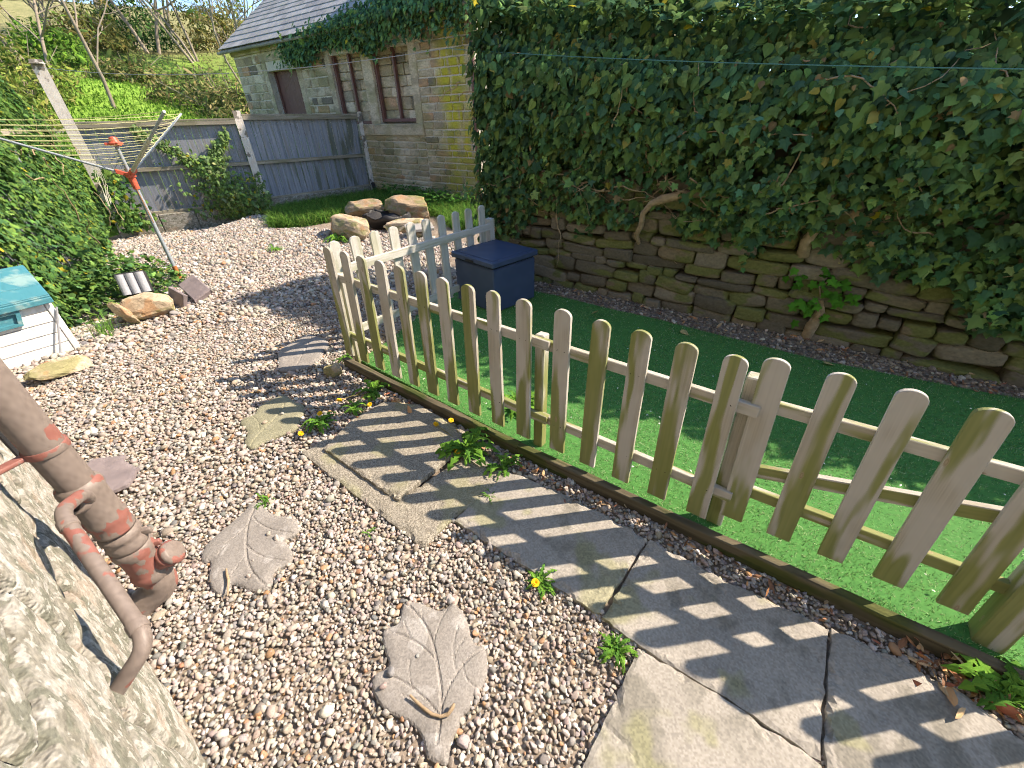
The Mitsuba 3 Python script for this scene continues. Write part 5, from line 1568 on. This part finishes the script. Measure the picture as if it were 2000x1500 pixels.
m = lathe_on([(0.0, 0.036), (0.03, 0.036), (0.034, 0.030), (0.034, 0.021)], PX + UP * 0.69 + np.array([0.015, -0.045, 0.015]), (0.25, -0.75, 0.45), 16)
obj('boss', m, 'm_pipe', wpn, smooth=True, uv=uvp(m, 0.03))
cb = thing('cable', 'thin dark cable running down the house wall beside the soil pipe', 'cable')
scene[cb] = mikit.ply(tube([HW - E1 * 2.60 + N1 * 0.05 + UP * 0.62, HW - E1 * 2.60 + N1 * 0.05 + UP * 2.8], 0.010, 8), 'm_dark', smooth=40)

# ------------------------------------------------------------------ rotary airer
ra = thing('rotary_airer', 'three armed rotary clothes airer with yellow lines and red hubs', 'rotary clothes airer')
A0 = np.array([-4.65, 5.72, 0.0])
obj('pole', lathe_on([(-0.1, 0.024), (1.05, 0.024), (1.06, 0.021), (1.72, 0.021), (1.72, 0.0)], A0, UP, 16), 'm_steel', ra, smooth=40)
obj('socket', lathe_on([(0.0, 0.029), (0.20, 0.029), (0.20, 0.024)], A0, UP, 14), 'm_rust', ra, smooth=40)
obj('cap', join(lathe_on([(1.64, 0.022), (1.645, 0.055), (1.675, 0.062), (1.69, 0.05), (1.735, 0.035), (1.74, 0.0)], A0, UP, 14), *[box(A0 + UP * 1.665 + np.array([math.cos(t), math.sin(t), 0]) * 0.07, 0.06, 0.035, 0.03, (math.cos(t), math.sin(t), 0)) for t in np.radians([90, 210, 330])]), 'm_red', ra)
HUB = A0 + UP * 1.33
obj('hub', join(lathe_on([(-0.16, 0.025), (-0.155, 0.034), (-0.03, 0.038), (-0.02, 0.055), (0.03, 0.055), (0.035, 0.025)], HUB, UP, 14), *[box(HUB + np.array([math.cos(t), math.sin(t), 0.45]) * 0.075, 0.10, 0.045, 0.05, np.array([math.cos(t), math.sin(t), 0.45]) / 1.097, None) for t in np.radians([90, 210, 330])]), 'm_red', ra)
tips = []
for k, t in enumerate(np.radians([90, 210, 330])):
    tip_ = A0 + np.array([1.40 * math.cos(t), 1.40 * math.sin(t), 1.96])
    tips.append(tip_)
    obj('arm', tube([HUB + (tip_ - HUB) * 0.06, tip_], 0.014, 10), 'm_steel', ra, smooth=40)
    if k == 2:
        obj('sleeve', tube([HUB + (tip_ - HUB) * 0.05, HUB + (tip_ - HUB) * 0.62], 0.021, 10), 'm_palewood', ra, smooth=40)
for k in range(10):
    s_ = 0.20 + 0.78 * k / 9
    c_ = [HUB + (t - HUB) * s_ + UP * 0.012 for t in tips]
    pts_ = []
    for a, b in zip(c_, c_[1:] + c_[:1]):
        for q_ in np.linspace(0, 1, 9)[:-1]:
            pts_.append(a + (b - a) * q_ - UP * 0.045 * s_ * 4 * q_ * (1 - q_))
    pts_.append(pts_[0])
    obj('line', tube(pts_, 0.0027, 5), 'm_line', ra)
obj('cord', tube([HUB - UP * 0.15 + np.array([0.02, -0.03, 0]), HUB - UP * 0.55 + np.array([0.05, -0.05, 0])], 0.004, 5), 'm_rust', ra)


def sagging(name, label, a, b, sag, rad, bsdf):
    key = thing(name, label, 'washing line')
    a, b = np.array(a, float), np.array(b, float)
    s_ = np.linspace(0, 1, 40)
    scene[key] = mikit.ply(tube(a + (b - a) * s_[:, None] - UP * (sag * 4 * s_ * (1 - s_))[:, None], rad, 5), bsdf)


sagging('washing_line', 'thin line strung from the tall pale post past the outbuilding to the ivy', (-8.04, 9.06, 2.70), (-0.62, 5.72, 2.47), 0.16, 0.0035, 'm_greyplastic')
sagging('washing_line', 'thin green line strung along the front of the tall ivy wall', (-0.62, 5.72, 2.47), (2.907, 2.471, 1.99), 0.03, 0.0035, 'm_cord')

# ------------------------------------------------------------------ weeds, grass, litter
DGREEN = [(0.11, 0.24, 0.035), (0.15, 0.30, 0.045), (0.08, 0.19, 0.035)]


def dandelion_leaf(o, az, L, w, rise, r):
    """A jagged leaf: strip of teeth along an arching midrib."""
    n = 11
    s = np.linspace(0, 1, n)
    d = np.array([math.cos(az), math.sin(az), 0])
    c = np.array([-math.sin(az), math.cos(az), 0])
    mid_ = o + d * (s * L)[:, None] + UP * (rise * L * (np.sin(s * 2.3) * 0.8 - 0.35 * s ** 2))[:, None]
    wid = w * (0.25 + 1.1 * np.sin(np.pi * np.clip(s * 0.86 + 0.06, 0, 1)))
    v, f = [mid_], []
    for sd in (-1, 1):
        base = len(np.vstack(v))
        tooth = np.where(np.arange(n) % 2 == 0, 0.22, 1.15) * r.uniform(0.75, 1.2, n)
        e = mid_ + sd * c * (wid * tooth)[:, None] - d * (0.10 * L * (np.arange(n) % 2))[:, None] + UP * (0.10 * wid * tooth)[:, None]
        v.append(e)
        for k in range(n - 1):
            f += [[k, k + 1, base + k], [k + 1, base + k + 1, base + k]]
    return np.vstack(v), np.array(f)


def flower_head(o, nrm, rad, r):
    nrm = nrm / np.linalg.norm(nrm)
    a = np.cross(nrm, [0.3, 0.9, 0.1])
    a /= np.linalg.norm(a)
    b = np.cross(nrm, a)
    v, f = [], []
    for ring, (n, r1, h) in enumerate([(16, 1.0, 0.12), (12, 0.72, 0.30), (8, 0.42, 0.42)]):
        for k in range(n):
            t = 2 * math.pi * (k + 0.5 * ring) / n + r.normal(0, 0.06)
            d = a * math.cos(t) + b * math.sin(t)
            s = (-a * math.sin(t) + b * math.cos(t)) * rad * 0.17
            i0 = len(v)
            v += [o + d * rad * 0.05 - s * 0.6, o + d * rad * 0.05 + s * 0.6, o + d * rad * r1 + s + nrm * rad * h, o + d * rad * r1 - s + nrm * rad * h]
            f += [[i0, i0 + 1, i0 + 2], [i0, i0 + 2, i0 + 3]]
    return np.array(v), np.array(f)


def dandelion(x, y, label, nl, L, flowers=(), seed=0, z=0.012, fine=False):
    key = thing('dandelion', label, 'weed', 'dandelions and weeds along the path')
    r = rng(seed)
    o = np.array([x, y, z])
    nl = int(nl * 1.5)
    for k in range(nl):
        l_ = L * r.uniform(0.6, 1.1)
        m = dandelion_leaf(o + r.normal(0, 0.012, 3) * [1, 1, 0.2], r.uniform(0, 6.28), l_, l_ * (0.08 if fine else 0.105) * r.uniform(0.8, 1.2), r.uniform(0.25, 0.8), r)
        obj('leaf', m, 'm_leaf', key, color=np.array(DGREEN[k % 3]) * r.uniform(0.85, 1.35))
    for fx, fy, fz in flowers:
        top = np.array([fx, fy, fz])
        fk = obj('flower', flower_head(top, UP + np.array([0.15, -0.35, 0]) + r.normal(0, 0.15, 3), 0.0195, r), 'm_vc', key, color=np.array([0.80, 0.50, 0.01]))
        obj('stalk', tube([o, (o * 0.4 + top * 0.6) * [1, 1, 0.6] + UP * 0.03, top - UP * 0.002], 0.0022, 5), 'm_leaf', fk, color=np.array([0.30, 0.26, 0.10]))


dandelion(-1.12, 2.74, 'bushy dandelion by the timber edging nearest the fence corner', 16, 0.15, [(-1.34, 2.60, 0.05)], 1)
dandelion(-1.20, 2.52, 'flat dandelion with one yellow flower at the far slab corner', 13, 0.12, [(-1.085, 2.53, 0.05)], 2)
dandelion(-1.40, 2.36, 'dandelion with two yellow flowers between greenish leaf stone and slab', 15, 0.13, [(-1.42, 2.42, 0.06), (-1.475, 2.21, 0.05)], 3)
dandelion(-0.30, 2.02, 'large straggling dandelion with pale stalks lying over the speckled slab', 22, 0.21, [(-0.44, 2.30, 0.06), (-0.54, 2.25, 0.07), (-0.395, 1.99, 0.075), (-0.36, 1.955, 0.075)], 4, z=0.03)
dandelion(-0.07, 1.86, 'flowerless dandelion rosette in front of the timber edging', 14, 0.13, (), 5)
dandelion(0.115, 1.10, 'feathery weed with one yellow flower at the edge of the chipped slab', 20, 0.085, [(0.085, 1.085, 0.045)], 6, fine=True)
dandelion(0.40, 0.80, 'feathery green weed between gravel and the pale grey slab', 26, 0.085, (), 7, fine=True)
dandelion(1.80, 0.60, 'leafy weed among dead leaves at the right end of the timber edging', 16, 0.19, (), 8, z=0.03)
dandelion(-1.455, 1.64, 'tiny green weed at the tip of the brownish leaf stone', 10, 0.06, (), 9, fine=True)
dandelion(-0.78, 1.41, 'tiny seedling alone in the gravel beside the lower concrete slab', 6, 0.04, (), 10)
dandelion(-0.15, 1.62, 'small weed in the joint between two slabs', 9, 0.05, (), 11, z=0.03, fine=True)
dandelion(0.03, 2.42, 'weed growing on the lawn behind the pickets', 26, 0.20, (), 12, z=0.06, fine=True)
dandelion(-1.52, 3.30, 'small green weed at the foot of the corner picket', 10, 0.10, (), 13)
dandelion(-3.05, 7.55, 'green weed at the foot of the long brown rock', 18, 0.26, (), 14, fine=True)
dandelion(-3.95, 7.10, 'low yellowish weed in the far gravel', 14, 0.17, (), 15, fine=True)

r = rng(120)
tk = thing('grass_tuft', 'thin bright grass tuft at the foot of the left ivy', 'grass tuft')
m, c = blades(np.array([-4.27, 3.98]) + r.normal(0, 0.05, (60, 2)), np.zeros(60), r, 0.16, 0.34, 0.004, 0.007, 0.7, [(0.13, 0.28, 0.05), (0.2, 0.34, 0.08)])
scene[tk] = mikit.ply(m, 'm_blade', color=c)
rough = Polygon([(-4.85, 8.75), (-4.2, 8.85), (-3.7, 9.3), (-3.5, 9.75), (-2.5, 9.9), (-1.5, 9.5), (-1.1, 8.3), (-0.6, 8.2), (-0.4, 9.6), (-1.0, 10.6), (-3.6, 12.7), (-5.5, 10.55), (-5.2, 9.6)])
pts = r.uniform([-5.6, 8.0], [-0.3, 12.8], (60000, 2))
pts = pts[shapely.contains_xy(rough, pts[:, 0], pts[:, 1])]
tall = meshkit.fbm(np.c_[pts * 1.6, 0 * pts[:, 0]], 2, 8)
m, c = blades(pts, np.zeros(len(pts)), r, 0.10, 0.30, 0.008, 0.016, 0.6, [(0.09, 0.20, 0.035), (0.13, 0.27, 0.045), (0.06, 0.14, 0.03), (0.20, 0.30, 0.07)])
obj('rough_grass', m, 'm_blade', color=c)
tag('rough_grass', 'rough grass between the fence, the outbuilding and the rocks', 'grass', kind='stuff')
n = 1500
pp = r.uniform([-3.6, 9.8], [-0.4, 12.6], (n * 4, 2))
pp = pp[shapely.contains_xy(Polygon([(-3.5, 12.4), (-0.5, 10.1), (-0.9, 8.6), (-1.5, 9.4), (-2.6, 10.4)]), pp[:, 0], pp[:, 1])][:n]
wd = thing('weeds', 'leafy nettles along the foot of the outbuilding', 'weeds', kind='stuff')
m, c = leaves('lance', np.c_[pp, r.uniform(0.06, 0.42, len(pp))], r.normal(0, 0.4, (len(pp), 3)) + UP, r.normal(0, 1, (len(pp), 3)) - UP * 0.3, r.uniform(0.07, 0.13, len(pp)), leaf_colours(len(pp), r, [(0.05, 0.13, 0.025), (0.07, 0.17, 0.03)], 0.25, 0.0))
scene[wd] = mikit.ply(m, 'm_leaf', color=c)


def litter(n, fpos, size, pal, seed, z):
    r = rng(seed)
    p = fpos(n, r)
    p3 = np.c_[p, z + r.uniform(0.006, 0.03, len(p))]
    m1, c1 = leaves('lance', p3, UP + r.normal(0, 0.55, (len(p), 3)), r.normal(0, 1, (len(p), 3)) * [1, 1, 0.2], np.exp(r.normal(0, 0.3, len(p))) * size, np.array(pal)[r.integers(0, len(pal), len(p))] * r.uniform(0.7, 1.3, (len(p), 1)))
    return m1, c1


BROWN = [(0.30, 0.14, 0.06), (0.40, 0.22, 0.10), (0.22, 0.11, 0.06), (0.48, 0.33, 0.18), (0.33, 0.12, 0.07)]
edge_l = LineString([(-1.25, 2.90), (0.0, 1.93), (1.2, 1.10), (1.95, 0.52)])


def along_edge(n, r):
    s_ = r.random(n)
    q_ = np.array([edge_l.interpolate(t, normalized=True).coords[0] for t in s_])
    return q_ - N1[:2] * np.abs(r.normal(0.03, 0.045, n))[:, None] + E1[:2] * r.normal(0, 0.05, n)[:, None]


a_ = litter(150, along_edge, 0.042, BROWN, 130, 0.012)
b_ = litter(120, lambda n, r: (WALL0 + E1 * 1.5)[:2] + E1[:2] * r.uniform(-2.2, 2.6, n)[:, None] - N1[:2] * r.uniform(0.02, 0.32, n)[:, None], 0.05, BROWN + [(0.45, 0.33, 0.20)], 131, 0.066)
c_ = litter(70, lambda n, r: np.array([1.72, 0.66]) + r.normal(0, 0.075, (n, 2)) , 0.055, BROWN, 132, 0.02)
e_ = litter(60, lambda n, r: np.c_[r.uniform(-2.2, -1.0, n), r.uniform(2.6, 3.2, n)][:0] if False else np.array([-0.95, 2.62]) + r.normal(0, 0.16, (n, 2)), 0.04, BROWN, 133, 0.012)
obj('leaf_litter', join(a_[0], b_[0], c_[0], e_[0]), 'm_vc', color=np.vstack([a_[1], b_[1], c_[1], e_[1]]))
tag('leaf_litter', 'dead brown leaves along the edging and the ivy wall', 'leaf litter', kind='stuff')
r = rng(140)
for k, (u, w_) in enumerate([(0.15, 0.62), (0.35, 0.85), (1.05, 0.5), (-0.2, 0.75), (2.2, 0.45)]):
    key = thing('fallen_leaf', ['pale curled leaf on the lawn near the blue box', 'pale fallen leaf on the lawn beyond the pickets', 'long dry leaf on the gravel at the wall foot', 'yellowish leaf on the lawn by the box corner', 'dry leaf at the lawn edge before the mossiest stones'][k], 'leaf')
    m, c = leaves('heart', (wp(u, 0.088, w_))[None], (UP + r.normal(0, 0.3, 3))[None], (E1 + r.normal(0, 0.4, 3))[None], np.array([0.085]), np.array([[0.36, 0.30, 0.13]]))
    scene[key] = mikit.ply(m, 'm_vc', color=c)
# twigs on the leaf stones
t1 = thing('twig', 'curled mossy twig lying on the nearest leaf stepping stone', 'twig')
scene[t1] = mikit.ply(tube([(-0.415, 0.650, 0.052), (-0.39, 0.632, 0.047), (-0.36, 0.612, 0.044), (-0.325, 0.592, 0.043), (-0.292, 0.584, 0.043), (-0.265, 0.590, 0.046), (-0.250, 0.606, 0.056), (-0.243, 0.618, 0.060)], [0.004, 0.005, 0.006, 0.006, 0.006, 0.0075, 0.008, 0.004], 8), 'm_stem', smooth=True)
t2 = thing('twig', 'dark reddish twig across the edge of the brownish leaf stone', 'twig')
scene[t2] = mikit.ply(tube([(-1.42, 1.195, 0.048), (-1.40, 1.165, 0.046), (-1.375, 1.135, 0.048), (-1.36, 1.10, 0.044), (-1.345, 1.065, 0.035)], [0.004, 0.006, 0.006, 0.005, 0.003], 7), 'm_stem', smooth=True)

# ------------------------------------------------------------------ bank, shrubs and trees on the hill
def tree(name, label, x, y, h, seed, nleaf, leafpal, lean=(0, 0), spread=0.55, trunk=0.13, leafsize=0.13, stems=1, cat='tree', crown_lo=0.25):
    key = thing(name, label, cat, 'trees on the slope beyond the fence')
    r = rng(seed)
    z0 = float(ground_z(x, y)) - 0.15
    tubes, ends = [], []

    def grow(p, d_, length, rad, lev):
        n = 5 if lev < 2 else 4
        pts_ = [p]
        for k in range(n):
            d_ = d_ + r.normal(0, 0.10 + 0.05 * lev, 3) + UP * (0.02 + 0.03 * lev)
            d_ /= np.linalg.norm(d_)
            pts_.append(pts_[-1] + d_ * length / n)
        pts_ = np.array(pts_)
        tubes.append(tube(pts_, np.linspace(rad, rad * 0.5, n + 1), [7, 5, 4, 3, 3][lev], cap=False))
        if lev >= 2:
            ends.append(pts_)
        if lev < 4:
            m = [6, 4, 4, 3][lev]
            for k in range(m):
                t = (crown_lo if lev == 0 else 0.3) + (1 - (crown_lo if lev == 0 else 0.3)) * (k + r.random()) / m
                i_ = min(int(t * n), n - 1)
                b = pts_[i_] + (pts_[i_ + 1] - pts_[i_]) * (t * n - i_)
                side = r.normal(0, 1, 3)
                side -= d_ * (side @ d_)
                side /= np.linalg.norm(side)
                nd = d_ * (1 - spread) + side * spread + UP * 0.15
                grow(b, nd / np.linalg.norm(nd), length * r.uniform(0.42, 0.62), rad * 0.52 * r.uniform(0.8, 1.1), lev + 1)

    for s_ in range(stems):
        a = r.uniform(0, 6.28)
        d0 = np.array([lean[0] + (0.28 * math.cos(a) if stems > 1 else 0), lean[1] + (0.28 * math.sin(a) if stems > 1 else 0), 1.0])
        grow(np.array([x + 0.25 * math.cos(a) * (stems > 1), y + 0.25 * math.sin(a) * (stems > 1), z0]), d0 / np.linalg.norm(d0), h * r.uniform(0.55, 0.65), trunk / stems ** 0.5, 0)
    obj('trunk', join(*tubes), 'm_bark', key, smooth=True)
    E_ = np.vstack(ends)
    p = E_[r.integers(0, len(E_), nleaf)] + r.normal(0, 0.16 * h / 8, (nleaf, 3))
    m, c = leaves('lance', p, r.normal(0, 1, (nleaf, 3)) + UP * 0.6, r.normal(0, 1, (nleaf, 3)), np.exp(r.normal(0, 0.3, nleaf)) * leafsize * 1.2, leaf_colours(nleaf, r, leafpal, 0.3, 0.0))
    obj('crown', m, 'm_leaf', key, color=c, kind='stuff')


def polar(az, d):
    return d * math.cos(math.radians(az)), d * math.sin(math.radians(az))


SPRING = [(0.16, 0.22, 0.045), (0.22, 0.26, 0.06), (0.12, 0.17, 0.04), (0.27, 0.27, 0.09)]
OLIVE = [(0.19, 0.18, 0.055), (0.25, 0.22, 0.075), (0.14, 0.14, 0.045)]
FRESH = [(0.10, 0.20, 0.035), (0.15, 0.27, 0.04), (0.08, 0.15, 0.035)]
for k, (lab, az, d_, h, n_, pal, st, sp_, tr, nm) in enumerate([
        ('slender leaning bare stemmed tree in the middle of the slope', 128.0, 24, 9.0, 500, SPRING, 1, 0.5, 0.11, 'birch_tree'),
        ('pale budding tree on the bank just left of the outbuilding roof', 120.2, 36, 11, 2600, OLIVE, 3, 0.5, 0.22, 'ash_tree'),
        ('many stemmed twiggy tree behind the left end of the outbuilding', 117.0, 33, 10, 2200, SPRING, 4, 0.5, 0.20, 'hazel_tree'),
        ('broad fresh green tree in the centre of the bank', 123.4, 40, 12, 3600, FRESH, 2, 0.55, 0.25, 'maple_tree'),
        ('yellow green bushy tree at the left edge of the slope', 135.0, 21, 7.5, 3400, SPRING, 3, 0.6, 0.15, 'willow_tree'),
        ('olive leaved tree above the tall pale post', 131.8, 27, 9.5, 2600, OLIVE, 3, 0.6, 0.18, 'willow_tree'),
        ('tall thinly leaved tree farthest up the slope', 126.6, 52, 15, 2000, SPRING, 2, 0.5, 0.28, 'ash_tree'),
        ('dense green tree behind the broad one', 121.8, 56, 15, 3600, FRESH, 3, 0.6, 0.3, 'maple_tree'),
        ('spreading olive tree on the upper left of the hill', 133.6, 46, 15, 3400, OLIVE, 3, 0.6, 0.3, 'ash_tree'),
        ('small shrubby tree low on the left of the bank', 130.0, 38, 9, 2600, FRESH, 4, 0.6, 0.2, 'hazel_tree'),
        ('leafy tree beyond the ivy at the far left', 138.5, 30, 12, 3600, FRESH, 3, 0.6, 0.2, 'maple_tree')]):
    x_, y_ = polar(az, d_)
    tree(nm, lab, x_, y_, h, 300 + k, n_, pal, lean=((0.12, -0.05) if k == 0 else (rng(k).normal(0, 0.06), rng(k + 9).normal(0, 0.06))), spread=sp_, trunk=tr * 0.6, leafsize=0.075 + 0.0028 * d_, stems=st)


def shrub(label, az, d_, w, h, n_, pal, seed, kind='lance'):
    key = thing('shrub', label, 'shrub', 'shrubs on the bank beyond the fence')
    r = rng(seed)
    x_, y_ = polar(az, d_)
    z_ = float(ground_z(x_, y_))
    q_ = r.normal(size=(n_, 3))
    q_ /= np.linalg.norm(q_, axis=1, keepdims=True)
    b = 0.75 + 0.5 * (meshkit.fbm(q_ * 2.2 + seed, 3, seed) - 0.5) * 2
    p = q_ * (b * r.uniform(0.55, 1.0, n_) ** 0.5)[:, None] * [w, w * 0.8, h]
    p[:, 2] = np.abs(p[:, 2]) * 0.95
    p += [x_, y_, z_ - 0.05]
    m, c = leaves(kind, p, q_ + r.normal(0, 0.5, (n_, 3)) + UP * 0.4, r.normal(0, 1, (n_, 3)) - UP * 0.2, np.exp(r.normal(0, 0.3, n_)) * (0.06 + 0.0042 * d_), leaf_colours(n_, r, pal, 0.3, 0.0))
    obj('foliage', m, 'm_leaf', key, color=c, kind='stuff')
    st_ = [tube([(x_ + r.normal(0, 0.15), y_ + r.normal(0, 0.15), z_ - 0.1), np.array([x_, y_, z_]) + [r.normal(0, w * 0.4), r.normal(0, w * 0.4), h * r.uniform(0.6, 1.0)]], [0.03, 0.008], 5) for _ in range(9)]
    obj('stems', join(*st_), 'm_bark', key, kind='stuff')


DRY = [(0.20, 0.19, 0.08), (0.27, 0.24, 0.11), (0.13, 0.17, 0.05), (0.10, 0.14, 0.045)]
for k, (lab, az, d_, w, h, n_, pal) in enumerate([
        ('grey green bramble mound against the outbuilding corner', 118.6, 23.5, 2.3, 1.7, 2600, DRY),
        ('lower bramble mound left of the outbuilding corner', 121.4, 26, 2.6, 1.5, 2600, DRY),
        ('dark evergreen bush on the far bank', 124.6, 44, 3.2, 3.8, 2600, [(0.04, 0.09, 0.03), (0.06, 0.12, 0.035)]),
        ('olive bush in the middle of the bank', 127.6, 36, 2.6, 2.2, 2200, OLIVE),
        ('fresh green bush on the left of the bank', 130.6, 33, 2.4, 2.2, 2200, FRESH),
        ('pale straw coloured bush beneath the leaning tree', 126.0, 31, 2.2, 1.2, 2000, DRY),
        ('yellow green bush beyond the tall pale post', 133.4, 25, 2.4, 2.4, 2600, SPRING),
        ('dense bush left of the tall pale post', 136.5, 20, 2.2, 2.6, 2600, SPRING),
        ('thicket at the top of the bank behind the outbuilding', 117.6, 42, 4.0, 4.0, 3000, OLIVE)]):
    shrub(lab, az, d_, w, h, n_, pal, 400 + k)
# long grass on the slope
r = rng(150)
aa, dd = r.uniform(114, 141, 26000), 12.6 + 30 * r.random(26000) ** 1.5
px_, py_ = dd * np.cos(np.radians(aa)), dd * np.sin(np.radians(aa))
gz = ground_z(px_, py_)
okk = gz > 0.9
m, c = blades(np.c_[px_, py_][okk], gz[okk] - 0.02, r, 0.07, 0.22, 0.03, 0.06, 0.6, [(0.11, 0.23, 0.03), (0.15, 0.28, 0.04), (0.20, 0.31, 0.06), (0.09, 0.18, 0.03)])
bankm = (dd > 30)[okk]
cc = c.reshape(-1, 5, 3)
cc[bankm] = np.array([0.23, 0.215, 0.10]) * r.uniform(0.7, 1.3, (bankm.sum(), 1, 1))
obj('meadow_grass', m, 'm_blade', color=cc.reshape(-1, 3))
tag('meadow_grass', 'sunlit meadow grass on the slope beyond the fence', 'grass', kind='stuff')
key = thing('path', 'short grey path on the slope beyond the fence', kind='structure')
x_, y_ = polar(130.5, 19.5)
pd = np.array([math.cos(math.radians(37)), math.sin(math.radians(37)), 0.03])
scene[key] = mikit.ply(box([x_, y_, float(ground_z(x_, y_)) + 0.05], 4.2, 1.3, 0.12, pd), 'm_slate', uv=np.full((24, 2), 0.7))
